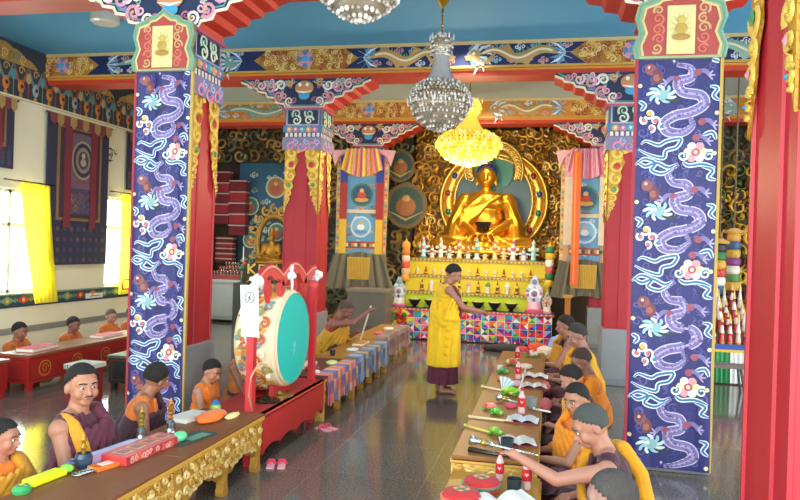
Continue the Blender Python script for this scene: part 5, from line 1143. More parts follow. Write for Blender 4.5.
    q = MB(); q.tube([H((-.022, .118, .688)), H((0, .128, .69)), H((.022, .118, .688))], [.003 * s, .0055 * s, .003 * s], '#8f4a44', 6); q.build('lips', GLOSS, o)
    if stache: q = MB(); q.tube([H((-.026, .122, .698)), H((-.01, .136, .705)), H((.01, .136, .705)), H((.026, .122, .698))], [.002 * s, .005 * s, .005 * s, .002 * s], '#3a2a24', 6); q.build('moustache', CLOTH, o)
    # skirt
    if seated:
        k_ = MB(); k_.ell(M3((0, -.01, .13)), (.2 * s, .17 * s, .15 * s), '#ffffff', 14, 8)
        k_.ell(M3((0, .2, .08)), (.34 * s, .26 * s, .085 * s), '#ffffff', 18, 8)
        for sx in (-1, 1):
            cap(k_, M3((sx * .1, .02, .12)), M3((sx * .3, .3, .14)), .115 * s, .09 * s); cap(k_, M3((sx * .3, .31, .12)), M3((-sx * .02, .37, .08)), .085 * s, .065 * s)
            for j in range(5): chain(k_, [M3((sx * .13, .1 - j * .03, .24 - j * .02)), M3((sx * (.3 - j * .02), .22 + j * .04, .22 - j * .02)), M3((sx * (.3 - j * .06), .42, .12 - j * .012))], .016 * s)
        if base > .02: cap(k_, M3((0, .1, -.02)), V((0, .1 * s, .12)), .24 * s, .22 * s)
    else:
        k_ = MB(); 
        prof = [(0, .93), (.15, .92), (.17, .8), (.175, .6), (.18, .4), (.19, .2), (.2, .12), (.0, .12)]
        k_.lathe([(r * s, z * s) for r, z in prof], (0, .01, 0), '#ffffff', 40, flute=.06, nf=11)
    ko = k_.build('skirt', robe(skirt), o); remesh(ko, vox * 1.15, 2)
    # sleeveless vest
    v = MB()
    v.ell(U((0, .012, .28)), (.168 * s, .132 * s, .18 * s), '#ffffff', 16, 10, rot=Rl); v.ell(U((0, .008, .425)), (.182 * s, .128 * s, .15 * s), '#ffffff', 16, 10, rot=Rl); cap(v, U((-.12, -.01, .525)), U((.12, -.01, .525)), .062 * s, .062 * s)
    for sx in (-1, 1): 
        v.ell(U((sx * .165, 0, .5)), (.055 * s, .068 * s, .065 * s), '#ffffff', 10, 8, rot=Rl)
        for j in range(3): chain(v, [U((sx * (.08 + j * .035), .075, .57)), U((sx * (.05 + j * .04), .125, .42)), U((sx * (.02 + j * .05), .135, .25))], .013 * s)
    vo = v.build('vest', robe(vest), o); remesh(vo, vox * 1.15, 1)
    def T(th, z, off=0.):
        """point on the torso at angle th from the front (+ = right side) and height z"""
        rx = .185 + off; ry = .138 + off
        if z > .5: k = max(.35, 1 - (z - .5) * 5); rx *= k; ry *= k
        return U((rx * sin(th), .008 + ry * cos(th), z))
    if band:     # coloured strip edging down the front
        q = MB()
        for j in range(3): chain(q, [T(1.75 - .1 * j, .565, .02), T(1.3 - .1 * j, .545, .035), T(1.02 - .1 * j, .45, .05), T(.8 - .1 * j, .3, .06), T(.66 - .1 * j, .16, .06)], .02 * s)
        bo = q.build('robe_edge', robe(band), o); remesh(bo, vox, 1)
    if shawl:
        z_ = MB(); g = shawlside
        for j in range(8):
            a = j / 7; chain(z_, [T(g * (.5 + a * .75), .56 + .01 * (1 - a), .005), T(g * (.35 + a * .55), .47 - a * .05, .02), T(g * (-.15 + a * .6), .34 - a * .08, .024), T(g * (-.75 + a * .6), .24 - a * .1, .02), T(g * (-1.35 + a * .5), .18 - a * .1, .015)], (.028 + .01 * (j % 2)) * s)
            chain(z_, [T(g * (1.0 + a * .9), .56, .0), T(g * (1.5 + a * .75), .46 - a * .05, .018), T(g * (2.3 + a * .5), .33 - a * .08, .022), T(g * (3.1 + a * .4), .24 - a * .12, .02), T(g * (3.9 + a * .35), .18 - a * .1, .015), T(g * (4.7 + a * .2), .16 - a * .08, .015)], (.028 + .01 * (j % 2)) * s)
        sh, el, wr = ends[g]
        cap(z_, sh, el, .078 * s, .072 * s); e2 = el + (wr - el) * .35; cap(z_, el, e2, .07 * s, .06 * s)
        for j in range(5):
            off = V((g * .05 * cos(j), .05 * sin(j * 1.3), .0)) * s; chain(z_, [sh + off + V((0, 0, .03)) * s, (sh + el) / 2 + off * 1.3, el + off, el + off + V((0, 0, -.12)) * s], .02 * s)
        if cover:   # cloth closes over the chest and lap as well
            z_.ell(U((0, .02, .3)), (.2 * s, .155 * s, .22 * s), '#ffffff', 16, 10, rot=Rl)
            for j in range(7): chain(z_, [T(g * (.8 - j * .3), .54 - j * .01, .03), T(g * (.3 - j * .3), .36, .05), T(g * (-.3 - j * .25), .14, .06)], .02 * s)
            if cover > 1:
                sh2, el2, wr2 = ends[-g]; cap(z_, sh2, sh2 + (el2 - sh2) * .9, .075 * s, .07 * s)
        if not seated:      # long robe to the shins with hanging folds
            z_.lathe([(.0, dz * s + .3 * s), (.19 * s, dz * s + .22 * s), (.2 * s, .8 * s), (.205 * s, .55 * s), (.215 * s, .34 * s), (.0, .33 * s)], (0, .01 * s, 0), '#ffffff', 44, flute=.05, nf=9)
            for j in range(9):
                a = j * .7; chain(z_, [V((.17 * cos(a), .01 + .15 * sin(a), 1.12)) * s, V((.2 * cos(a + .15), .01 + .19 * sin(a + .15), .8)) * s, V((.21 * cos(a + .1), .01 + .2 * sin(a + .1), .36)) * s], .022 * s)
            for j in range(5): chain(z_, [T(g * (.4 - j * .1), .5, .03), T(-g * .6, .3 - j * .08, .04), T(-g * 1.5, .12 - j * .1, .03)], .024 * s)
        so = z_.build('shawl', robe(shawl), o); remesh(so, vox * 1.2, 2)
    if back:
        q = MB()
        for j in range(4): chain(q, [T(2.2 + j * .2, .55, .01), T(2.5 + j * .15, .4, .035), T(2.8 + j * .1, .2, .04)], .045 * s)
        bo = q.build('back_panel', robe(back), o); remesh(bo, vox, 2)
    return o
E_, W_ = -pi / 2, pi / 2       # facing the aisle from the left row / from the right row
# left row behind the near desks
person('seated person in maroon shawl with yellow-edged vest and moustache, facing the camera side', -3.06, 4.15, .97, E_ + .15, 1.14, skn='#b07a60', vest='#541b2e', shawl='#5c1e34', shawlside=-1, cover=1, hy=-.7, hp=.02, rh=(.14, .3, .3), lh=(-.1, .3, .3), vox=.0075, band='#d8921c', stache=True)
person('seated child at the lower left edge in ochre shawl, cropped by the photo edge', -3.03, 3.43, .77, E_ + .1, .84, skn='#a8705a', vest=ORA, shawl='#c08414', shawlside=-1, cover=1, hy=.1, hp=.1, vox=.008, rh=(.12, .28, .2))
person('seated person in dark maroon robe turned away towards the far left, orange collar', -3.03, 5.03, .85, E_ + .5, .98, skn='#9a664e', vest='#d8701c', shawl='#3f1826', shawlside=-1, cover=1, hy=.75, hp=.15, lean=.25, rh=(.22, .36, .3), lh=(-.12, .32, .3), vox=.0085)
person('seated child in bright orange sleeveless vest reading at the desk beside the drum', -3.05, 5.98, .74, E_ + .1, .84, skn='#b87e62', vest='#ee7a10', hy=-.25, hp=.3, lean=.12, rh=(.16, .34, .34), lh=(-.1, .34, .34), skirt='#8a3a1c', vox=.0085)
person('person in brown-orange robe mostly hidden behind the near drum post', -3.08, 6.75, .88, E_, .95, skn='#8a5a44', vest='#b8651c', shawl='#a8641c', hy=.2, hp=.3)
person('person in yellow robe beyond the drum reaching forward with a stick', -2.84, 9.55, 1.08, E_ + .1, 1.08, skn='#8f5f54', vest='#a8342c', shawl='#c8941c', shawlside=-1, cover=1, hy=.15, hp=.35, lean=.3, rh=(.15, .56, .66), lh=(-.1, .36, .35), hair='#5a4a44', bald=True)
b = MB(); b.tube([(-2.6, 9.6, .45), (-2.45, 9.6, .98)], .012, '#e8dcc8', 6); tag(b.build('wooden_stick', LACQ), 'pale wooden stick held upright by the yellow-robed person beyond the drum', 'stick')
# children at the wall
for i, (yy, tp, hy_, sk, lb) in enumerate(((7.9, .7, .1, '#94604a', 'boy in orange robe with black hair at the near end of the red wall desk'), (8.95, .68, .1, '#8a5a48', 'boy in orange robe at the middle of the red wall desk, hands on the desk'), (9.85, .72, -.3, '#a87a68', 'boy with shaved head in brown-orange robe at the far end of the red wall desk'), (10.42, .72, .2, '#8a5a44', 'boy in orange robe beyond the red desk, beside the dragon brocade'))):
    person(lb, -6.75, yy, tp, E_ + .15, .92, skn=sk, vest='#c8641c', shawl='#b8601a', shawlside=-1 if i != 2 else 1, cover=2, hy=-.2 + hy_, hp=.25, skirt='#6a2c1c', vox=.011, rh=(.1, .34, .36), lh=(-.1, .34, .36), hair='#1c1714' if i != 2 else '#5a4840', bald=i == 2)
person('boy in orange robe at the extreme left photo edge behind the nearer red desk', -6.75, 6.72, .6, E_, .78, skn='#94604a', vest='#d06c1c', shawl='#c8701c', cover=1, vox=.011)
# right row
person('nearest person on the right with shaved grey head, only the head above the bottom edge', .33, 3.1, .9, W_ - .05, 1.02, skn='#9a7468', hair='#4a4644', bald=True, vest=MAR, shawl='#4a1a26', shawlside=1, cover=1, hy=-.1, hp=.2)
person('person with cropped hair in maroon and golden yellow robe reaching over the right desk', .3, 4.35, .93, W_ - .1, 1.05, skn='#b8806a', hair='#4c504c', bald=True, vest='#471527', shawl='#e0980e', shawlside=1, cover=0, hy=.25, hp=.3, lean=.22, lh=(-.16, .56, .50), rh=(.2, .3, .2), back='#e09a10', vox=.008)
person('child in orange robe looking at the camera, right row', .25, 5.3, .87, W_ + .15, .92, skn='#b07c62', vest=ORA, shawl='#e58a0e', shawlside=1, cover=1, hy=.75, hp=.25, rh=(.14, .3, .25), vox=.0085)
person('child in golden yellow shawl in profile behind the child looking at the camera', .24, 6.2, .87, W_, .92, skn='#b8846c', vest=MAR, shawl='#e2a010', shawlside=1, cover=2, hy=.0, hp=.35, lean=.2, rh=(.1, .3, .2))
person('person in bright orange robe with brown cropped head seated against the right row pillar side', .38, 7.15, .9, W_ + .05, 1.0, skn='#8f6252', hair='#43302a', bald=True, vest=ORA, shawl='#ec8a0a', shawlside=1, cover=2, hy=.1, hp=.4, lean=.12)
person('larger person in yellow robe with grey cropped hair, second from far end, right row', .37, 8.2, 1.04, W_ + .05, 1.12, skn='#a87c6a', hair='#3c3a38', bald=True, vest=YEL, shawl='#e8a808', shawlside=1, cover=2, hy=.1, hp=.3, lean=.1)
person('farthest person in the right row, dark hair in profile with maroon collar', .26, 9.3, 1.02, W_, 1.08, skn='#a87462', hair='#26221f', vest=MAR, shawl='#c88a14', shawlside=1, cover=1, hy=.0, hp=.2)
# standing person before the altar
person('standing barefoot person in long yellow robe over maroon skirt, facing right before the altar', -1.3, 8.85, 0, E_ + .35, 1.0, skn='#a8765f', hair='#1f1a18', band='#6a1830', vest='#efc00c', shawl='#f2c40c', shawlside=-1, cover=1, seated=False, hy=-.15, hp=.45, lean=.06, rh=(.18, .42, 1.05), lh=(-.08, .36, 1.02), skirt='#5c1c34', vox=.008)

# ================================================================ THINGS ON THE DESKS
ZL = .451; ZR = .451
def bell(nm, x, y, z, h, label, c='#b8963c'):
    t = thing(nm, label, 'bell', (x, y, z)); b = MB(); b.lathe([(.042, 0), (.04, .01), (.032, .03), (.03, h * .28), (.018, h * .36)], (0, 0, 0), '#8f9090', 16); b.build('bell_body', METAL, t)
    b = MB(); b.lathe([(.012, h * .36), (.02, h * .42), (.01, h * .48), (.02, h * .54), (.012, h * .6), (.024, h * .68), (.01, h * .76), (.016, h * .84), (.002, h)], (0, 0, 0), c, 12)
    for k in range(4): a = k * pi / 2; b.tube([(0, 0, h * .62), (.022 * cos(a), .022 * sin(a), h * .72), (.02 * cos(a), .02 * sin(a), h * .84), (0, 0, h * .92)], .004, c, 5)
    b.build('handle', GILT, t); return t
bell('hand_bell', -2.69, 4.33, ZL, .22, 'silver and gold hand bell standing behind the red brocade box')
bell('hand_bell', -2.6, 4.55, ZL, .24, 'taller hand bell with orange-gold handle beside the person turned away', '#d8842c')
t = thing('ritual_cup', 'dark blue cup with a gold ritual sceptre standing in it, near desk', 'cup', (-2.66, 3.68, ZL)); b = MB(); b.lathe([(.035, 0), (.05, .03), (.052, .06), (.04, .085), (.035, .085), (.03, .02)], (0, 0, 0), '#2c4058', 16); b.build('cup', GLOSS, t)
b = MB(); b.lathe([(.008, .05), (.012, .1), (.02, .12), (.008, .14), (.02, .165), (.002, .2)], (0, 0, 0), '#d0a040', 10); b.build('sceptre', GILT, t)
t = thing('metal_rings', 'loose silver ritual trinkets beside the dark blue cup', 'trinkets', (-2.6, 3.58, ZL)); b = MB()
for k in range(4): b.tube([(.03 * cos(a * .7) + k * .012, .03 * sin(a * .7) + k * .02 - .03, .006 + k * .003) for a in range(10)], .005, '#b8b8b4', 6)
b.build('rings', METAL, t)
t = thing('yellow_case', 'neon yellow narrow case on the near left desk', 'case', (-2.71, 3.42, ZL), -.1); b = MB(); b.bb((-.045, -.12, 0), (.045, .12, .035), '#e8ee20'); b.build('shell', GLOSS, t, bevel=.008); b = MB(); b.ell((.01, .15, .025), (.04, .035, .025), '#7fd848', 12, 8); b.build('green_end', GLOSS, t)
b = MB(); b.lathe([(.045, 0), (.05, .02), (.035, .04), (.01, .045)], (0, 0, 0), '#3f9a58', 16); b.lathe([(.015, .045), (.0, .05)], (0, 0, 0), '#d8c860', 8); tag(b.build('green_tin', GLOSS, loc=(-2.69, 3.22, ZL)), 'small round green tin at the lower left edge of the near desk', 'tin')
t = thing('snack_packet', 'orange and white packet lying beside the dark blue cup', 'packet', (-2.54, 3.72, ZL), -.3); b = MB(); b.box((0, 0, .012), (.09, .18, .024), '#e8762c'); b.box((.0, 0, .0245), (.06, .08, .002), '#f0e0d0'); b.build('wrapper', GLOSS, t, bevel=.008)
t = thing('open_booklet', 'open booklet with blue and pink pages behind the red brocade box', 'book', (-2.68, 3.98, ZL), -.15); b = MB(); b.add([(-.09, -.26, .01), (0, -.26, .03), (0, .26, .03), (-.09, .26, .01), (.09, -.26, .01), (.09, .26, .01)], [(0, 1, 2, 3), (1, 4, 5, 2)], '#b8c4dc'); b.add([(0.01, -.25, .0315), (.085, -.25, .013), (.085, .1, .013), (0.01, .1, .0315)], [(0, 1, 2, 3)], '#d8a0b8'); b.build('pages', PAPER, t)
b = MB(); b.bb((-.095, -.27, 0), (.095, .27, .008), '#6a7ab0'); b.build('cover', PAPER, t)
t = thing('brocade_box', 'long red and gold brocade book wrapper on the near left desk', 'box', (-2.5, 4.05, ZL), -.08); b = MB(); b.bb((-.09, -.28, 0), (.09, .28, .055), '#c02c2c'); F = Fr((0, 0, .055), (0, 1, 0), (-1, 0, 0), (0, 0, 1))
for k in range(4): b.rect(F, -.24 + k * .125, -.05, -.15 + k * .125, .05, '#d8a868', .002); b.rect(F, -.23 + k * .125, -.035, -.16 + k * .125, .035, '#8a2a28', .004)
F = Fr((.09, 0, 0), (0, 1, 0), (0, 0, 1), (1, 0, 0)); scrollfield(b, F, -.27, .005, .27, .05, .022, ['#e85a4c', '#e8a898', '#a82028'], .5, .002, .002, seed=3)
b.build('wrapped_case', SATIN, t, bevel=.004)
t = thing('green_ball', 'pale green round maraca-like ball on a dark leaflet, left desk', 'ball', (-2.4, 4.33, ZL + .006)); b = MB(); b.ell((0, 0, .035), (.045, .055, .035), '#5fd08a', 14, 10); b.build('ball', GLOSS, t)
t = thing('leaflet', 'dark green leaflet lying under the pale green ball', 'leaflet', (-2.38, 4.44, ZL), -.2); b = MB(); b.box((0, 0, .003), (.16, .38, .006), '#2f4a44'); b.box((.02, .04, .0065), (.08, .2, .002), '#6a8f7a'); b.build('sheet', PAPER, t)
b = MB(); b.bb((-.08, -.14, 0), (.08, .14, .03), '#e8e4d8'); b.bb((-.085, -.145, .03), (.085, .145, .035), '#d8d4c4'); tag(b.build('paper_stack', PAPER, loc=(-2.66, 4.93, ZL), rz=-.2), 'stack of cream papers left of the orange cloth on the desk', 'papers')
def heap(name, label, cat, x, y, z, r, c, n=14, seed=1, m=None, rz=0):
    b = MB(); rnd = random.Random(seed)
    b.ell((0, 0, r[2] * .3), (r[0] * .85, r[1] * .85, r[2] * .6), c, 12, 8)
    for k in range(n):
        a = rnd.uniform(0, 6.3); q = rnd.uniform(.2, .8); cap(b, (r[0] * q * cos(a), r[1] * q * sin(a), r[2] * .5), (r[0] * cos(a + .6) * .8, r[1] * sin(a + .6) * .8, r[2] * .25), r[2] * .28, r[2] * .2, 6)
    o = b.build(name, m or robe(c), loc=(x, y, z), rz=rz); remesh(o, .006, 1); return tag(o, label, cat)
heap('orange_cloth', 'folded bright orange cloth lying on the left desk beside the child', 'cloth', -2.5, 4.98, ZL, (.1, .22, .07), '#f0701c', 16, 3)
heap('yellow_packet', 'crumpled yellow and white packet at the desk end by the drum', 'packet', -2.38, 5.08, ZL, (.05, .12, .035), '#e8d88a', 8, 4)
t = thing('small_pot', 'small green pot with blue lid at the back of the left desk', 'pot', (-2.58, 5.2, ZL)); b = MB(); b.lathe([(.03, 0), (.045, .03), (.04, .06)], (0, 0, 0), '#8fb83a', 14); b.build('pot', GLOSS, t); b = MB(); b.lathe([(.04, .06), (.03, .08), (.008, .1)], (0, 0, 0), '#3a6a9a', 14); b.build('lid', GLOSS, t)
def bottle(x, y, z, label, c='#c81e28', s=1.):
    t = thing('drink_bottle', label, 'bottle', (x, y, z)); b = MB(); b.lathe([(.026 * s, 0), (.03 * s, .01), (.028 * s, .06 * s), (.03 * s, .1 * s), (.028 * s, .14 * s), (.012 * s, .18 * s), (.012 * s, .195 * s)], (0, 0, 0), '#d8b8b8', 16); bo = b.build('bottle', GLOSS, t)
    b = MB(); b.lathe([(.0305 * s, .055 * s), (.0315 * s, .07 * s), (.0315 * s, .12 * s), (.0305 * s, .13 * s)], (0, 0, 0), c, 18); F = Fr((0, -.0315 * s, .095 * s), (1, 0, 0), (0, 0, 1), (0, -1, 0)); b.rib(F, [(-.015 * s, .0), (-.008 * s, .012 * s), (0, -.006 * s), (.008 * s, .01 * s), (.015 * s, 0)], .007, WHITE, .002); b.build('bottle_label', PAPER, bo)
    b = MB(); b.lathe([(.014 * s, .19 * s), (.014 * s, .21 * s), (.002, .212 * s)], (0, 0, 0), '#d0202c', 12); b.build('cap', GLOSS, bo)
bottle(-.27, 4.44, .371, 'red-labelled drink bottle on the lower desk, left of the two', s=.85); bottle(-.1, 4.33, .371, 'red-labelled drink bottle on the lower desk, right of the two', s=.95)
bottle(-.2, 6.0, ZR, 'red-labelled drink bottle beside the trumpet cone, middle of the right desk'); bottle(-.3, 7.6, ZR, 'red drink bottle behind the open white books, right desk'); heap('crimson_cloth', 'crimson and pink cloth beside the middle drink bottle, right desk', 'cloth', -.3, 6.2, ZR, (.06, .1, .04), '#d0385a', 8, 61); heap('crimson_cloth', 'crimson cloth at the aisle edge before the far bottles, right desk', 'cloth', -.5, 8.2, ZR, (.07, .12, .05), '#c83048', 8, 62); bottle(-.36, 8.75, ZR, 'red drink bottle near the far end of the right desk')
def cup(x, y, z, label, c='#2f3a40', s=1.):
    b = MB(); b.lathe([(.025 * s, 0), (.034 * s, .02), (.038 * s, .07 * s), (.033 * s, .07 * s), (.028 * s, .02)], (0, 0, 0), c, 16); tag(b.build('cup', GLOSS, loc=(x, y, z)), label, 'cup')
cup(-.17, 4.24, .371, 'dark steel cup between the two bottles on the lower desk', s=1.2); cup(-.25, 4.84, ZR, 'dark cup in front of the open books on the right desk', s=1.2); cup(-.12, 6.2, ZR, 'tall grey glass beside the red cloth on the right desk', '#8a8f8c', 1.4); cup(-.7 + .18, 8.0, ZR, 'pale cup near the far left edge of the right desk', '#c8d0d0')
def openbook(x, y, z, rz, label, s=1., c='#e9e6df', tilt=0.):
    t = thing('open_book', label, 'book', (x, y, z), rz); b = MB(); n = 6
    for sx in (-1, 1):
        vs = []
        for k in range(n + 1): u = k / n; vs += [(sx * .11 * s * u, -.09 * s, .012 + .018 * sin(pi * min(1, u * 1.2)) * s + tilt * u), (sx * .11 * s * u, .09 * s, .012 + .018 * sin(pi * min(1, u * 1.2)) * s + tilt * u)]
        b.add(vs, [(2 * k, 2 * k + 2, 2 * k + 3, 2 * k + 1)[::sx] for k in range(n)], c, smooth=True)
        for j in range(6): b.add([(sx * .02 * s, -.07 * s + j * .026 * s, .034), (sx * .095 * s, -.07 * s + j * .026 * s, .03), (sx * .095 * s, -.062 * s + j * .026 * s, .03), (sx * .02 * s, -.062 * s + j * .026 * s, .034)], [(0, 1, 2, 3)[::sx]], '#a8a49c')
    b.build('pages', PAPER, t); b = MB(); b.bb((-.115 * s, -.095 * s, 0), (.115 * s, .095 * s, .01), '#8a3a3c'); b.build('cover', PAPER, t); return t
openbook(-.19, 5.05, ZR, .15, 'open white book under the reaching hand on the right desk', 1.15); openbook(-.18, 5.72, ZR, -.05, 'pale blue-white open book just beyond the reaching hand', 1.15, '#dfe6ea')
openbook(-.13, 7.78, ZR, 0., 'white open book on red cloth, farther along the right desk', 1.3); openbook(-.13, 7.2, ZR, .1, 'nearer white open book on red cloth on the right desk', 1.2)
openbook(-.2, 3.95, .371, .5, 'open book with red cover at the bottom edge of the lower desk', 1.4, tilt=.05)
def trumpet(p0, p1, label, c='#c9ccc8'):
    t = thing('ritual_trumpet', label, 'trumpet', p0); d = V(p1) - V(p0); q = [V((0, 0, 0)) + d * k for k in (0, .06, .12, .3, .32, .36, .7, .98, 1)]
    b = MB(); b.tube(q, [.038, .03, .02, .014, .02, .012, .009, .007, .013], c, 12); b.build('tube', METAL, t); b = MB(); b.tube([d * .16, d * .2, d * .24], [.02, .026, .02], '#d8b04a', 12); b.build('gilt_band', GILT, t)
trumpet((-.5, 4.88, .492), (-.04, 4.7, .472), 'silver ritual trumpet lying across the near end of the right desk'); trumpet((-.42, 6.4, .492), (-.14, 6.18, .472), 'short silver trumpet pointing at the red cloth, middle of the right desk')
b = MB(); b.tube([(-.5, 4.74, .462), (-.16, 4.66, .462)], [.02, .008], '#5a5c58', 8); tag(b.build('dark_horn', METAL), 'thin dark horn lying just before the silver trumpet', 'horn')
for i, (a, c, col, r, lb) in enumerate((((-.6, 5.68), (-.25, 5.63), '#e8d2a4', .010, 'pale wooden stick lying across the desk beside the blue-white book'), ((-.6, 5.38), (-.4, 5.24), '#e0d060', .009, 'yellowish stick ending at the green flower near the open book'), ((-.26, 6.85), (-.24, 8.2), '#f0ece4', .012, 'long white stick lying along the right desk beside the red cloth'), ((-.1, 6.15), (.04, 6.07), '#e8e4dc', .009, 'short white stick jutting over the right desk edge'), ((-.62, 6.98), (-.36, 6.82), '#f0d8a0', .012, 'pale stick with a fan at its end on the right desk'))):
    b = MB(); b.tube([(a[0], a[1], .463), (c[0], c[1], .463)], [r, r * .9], col, 8); b.ell((a[0], a[1], .465), r * 1.35, col, 8, 6); tag(b.build('wooden_stick', LACQ), lb, 'stick')
def blossom(x, y, z, cols, label, r=.05, seed=1):
    t = thing('flower_posy', label, 'flowers', (x, y, z)); b = MB(); rnd = random.Random(seed)
    for k in range(14): a = k * 2.4; b.ell((r * .7 * cos(a) * (k / 14), r * .7 * sin(a) * (k / 14), r * .55 + rnd.uniform(-.2, .3) * r), (r * .42, r * .3, r * .36), cols[k % len(cols)], 7, 5)
    b.build('petals', CLOTH, t); b = MB()
    for k in range(5): a = k * 1.3; b.ell((r * cos(a), r * sin(a), r * .25), (r * .5, r * .22, r * .2), '#4f9a3a', 7, 5, rot=Matrix.Rotation(a, 3, 'Z'))
    b.build('leaves', CLOTH, t)
blossom(-.36, 5.24, ZR, ['#6fb83a', '#a8d84a'], 'green flower posy at the end of the yellowish stick'); blossom(-.47, 6.05, ZR, ['#e04a3c', '#f08a7a', '#f0e0c8'], 'red and cream flower posy at the aisle edge of the right desk', .055, 2); blossom(-.4, 5.88, ZR, ['#4fb84a', '#a8dc50'], 'round green posy next to the red and cream one'); blossom(-.33, 6.72, ZR, ['#c8e83a', '#8fd03a', '#e8f060'], 'bright lime green posy beside the white fan', .075, 3)
blossom(-.48, 7.9, ZR, ['#4f9a4a', '#8fb86a'], 'dull green posy near the pale cup, far right desk', .06, 4); blossom(-.42, 8.5, ZR, ['#e8c8a0', '#d85a4c', '#c8a050'], 'pink and cream posy near the far end of the right desk', .07, 5); blossom(-.2, 9.3, ZR, ['#d8303c', '#e8e0d8', '#e87a5a'], 'red and white posy at the very far end of the right desk', .08, 6)
t = thing('paper_fan', 'pale blue-white folded fan leaning on the lime green posy', 'fan', (-.42, 6.86, ZR)); b = MB()
for k in range(8): a0, a1 = .5 + k * .16, .66 + k * .16; b.add([(0, 0, .01), (.14 * cos(a0), .03, .02 + .12 * sin(a0)), (.14 * cos(a1), .045 if k % 2 else .03, .02 + .12 * sin(a1))], [(0, 1, 2)], '#dce8ec' if k % 2 else '#a8c4cc')
o = b.build('leaf', PAPER, t); sd = o.modifiers.new('th', 'SOLIDIFY'); sd.thickness = .003
heap('red_cloth', 'red cloth spread over the inner edge of the right desk', 'cloth', .0, 6.45, .43, (.06, .32, .05), '#b8203c', 14, 7); heap('red_cloth', 'red cloth under the two white open books', 'cloth', -.1, 7.5, .40, (.17, .5, .05), '#c02a40', 10, 8)
heap('pink_cloth', 'pink and white cloth lump near the middle of the right desk', 'cloth', -.3, 7.25, ZR, (.06, .12, .05), '#e8a8b8', 8, 9); heap('orange_bundle', 'rust orange bundle between posies, far right desk', 'cloth', -.45, 7.45, ZR, (.08, .1, .045), '#c8603a', 8, 10); heap('cream_bundle', 'cream cloth bundle at the far end of the right desk', 'cloth', -.25, 8.35, ZR, (.1, .1, .06), '#e0d0b8', 8, 11)
for i, (x, y, lb) in enumerate(((-.45, 3.95, 'red round cushioned drum cover at the bottom edge of the lower desk'), (-.36, 4.2, 'red and green patterned round cushion behind the other, lower desk'))):
    t = thing('round_cushion', lb, 'cushion', (x, y, .371)); b = MB(); b.lathe([(.06, 0), (.105, .015), (.115, .045), (.1, .075), (.05, .09), (0, .088)], (0, 0, 0), '#c02a2c', 24); b.build('pad', CLOTH, t)
    b = MB(); b.lathe([(.117, .04), (.119, .047), (.117, .055)], (0, 0, 0), '#3f7a5a' if i else '#e86a4c', 24); F = Fr((0, 0, .09), (1, 0, 0), (0, 1, 0), (0, 0, 1)); flower(b, F, 0, 0, .05, ('#e0a050', '#3f7a5a', '#d86a4c'), .002, .003); b.build('trim', SATIN, t)
# on the far left desks
for i, (x, y, c, r, lb, nm) in enumerate(((-2.5, 7.3, '#7a1f28', (.1, .12, .05), 'dark red cloth lump on the pink-draped desk behind the drum', 'red_cloth'), (-2.4, 7.15, '#e8e4e0', (.05, .06, .035), 'small white napkin on the pink-draped desk', 'white_cloth'), (-2.42, 7.75, '#c8d88a', (.07, .1, .05), 'yellow-green cloth bundle at the far end of the pink-draped desk', 'green_cloth'), (-2.5, 8.9, '#e4e8ea', (.1, .14, .03), 'white papers crumpled on the blue-draped desk', 'white_cloth'), (-2.6, 10.7, '#d85a6a', (.08, .12, .05), 'pink cloth lump on the farthest left desk', 'pink_cloth'), (-2.6, 11.4, '#dfe4d8', (.1, .14, .05), 'pale cloth lump near the altar end of the farthest left desk', 'white_cloth'))): heap(nm, lb, 'cloth', x, y, ZL, r, c, 8, 20 + i)
book(-2.62, 7.5, ZL, .12, .4, .03, .1, '#d8c8b0', 'narrow pale scripture book on the pink-draped desk'); cup(-2.6, 8.35, ZL, 'dark cup at the near end of the blue-draped desk')
book(-2.55, 9.5, ZL, .14, .4, .03, 0., '#c8a050', 'gold-covered scripture book on the blue-draped desk')
# slippers and altar-foot bundles
def slippers(x, y, rz, c, label):
    t = thing('slippers', label, 'footwear', (x, y, 0), rz); t.scale = (.8, .8, .8)
    for sx in (-1, 1):
        b = MB(); b.bb((sx * .055 - .04, -.12, 0), (sx * .055 + .04, .12, .02), '#e8a0a8'); b.build('sole', CLOTH, t, bevel=.008); b = MB(); b.tube([(sx * .055 - .045, .02, .01), (sx * .055 - .02, .04, .05), (sx * .055 + .02, .04, .05), (sx * .055 + .045, .02, .01)], .018, c, 8); b.build('strap', CLOTH, t)
slippers(-2.13, 5.4, .3, '#d83a5a', 'pink-red slippers on the floor at the corner of the drum stand'); slippers(-2.1, 6.62, 1.1, '#d84a5a', 'pink and white slippers on the floor before the pink-draped desk')
for i, (x, y, c, r, lb) in enumerate(((-.75, 12.9, '#1f1d24', (.5, .25, .14), 'black cloth heap on the floor before the altar patchwork'), (-.2, 13.0, '#d84a30', (.2, .2, .2), 'red and orange bundle at the right foot of the altar'), (.1, 13.1, '#3a5ab0', (.16, .16, .3), 'blue and white bundle beside the altar right corner'), (-.05, 12.6, '#e8d8c8', (.14, .14, .2), 'cream bundle on the floor behind the desk end'), (.22, 12.8, '#8fa8d8', (.2, .18, .42), 'lilac and teal cloth bundle near the farthest person'), (-.45, 12.7, '#c8384a', (.14, .12, .16), 'small crimson bundle before the black heap'))): heap('cloth_bundle', lb, 'bundle', x, y, .0, r, c, 12, 40 + i)

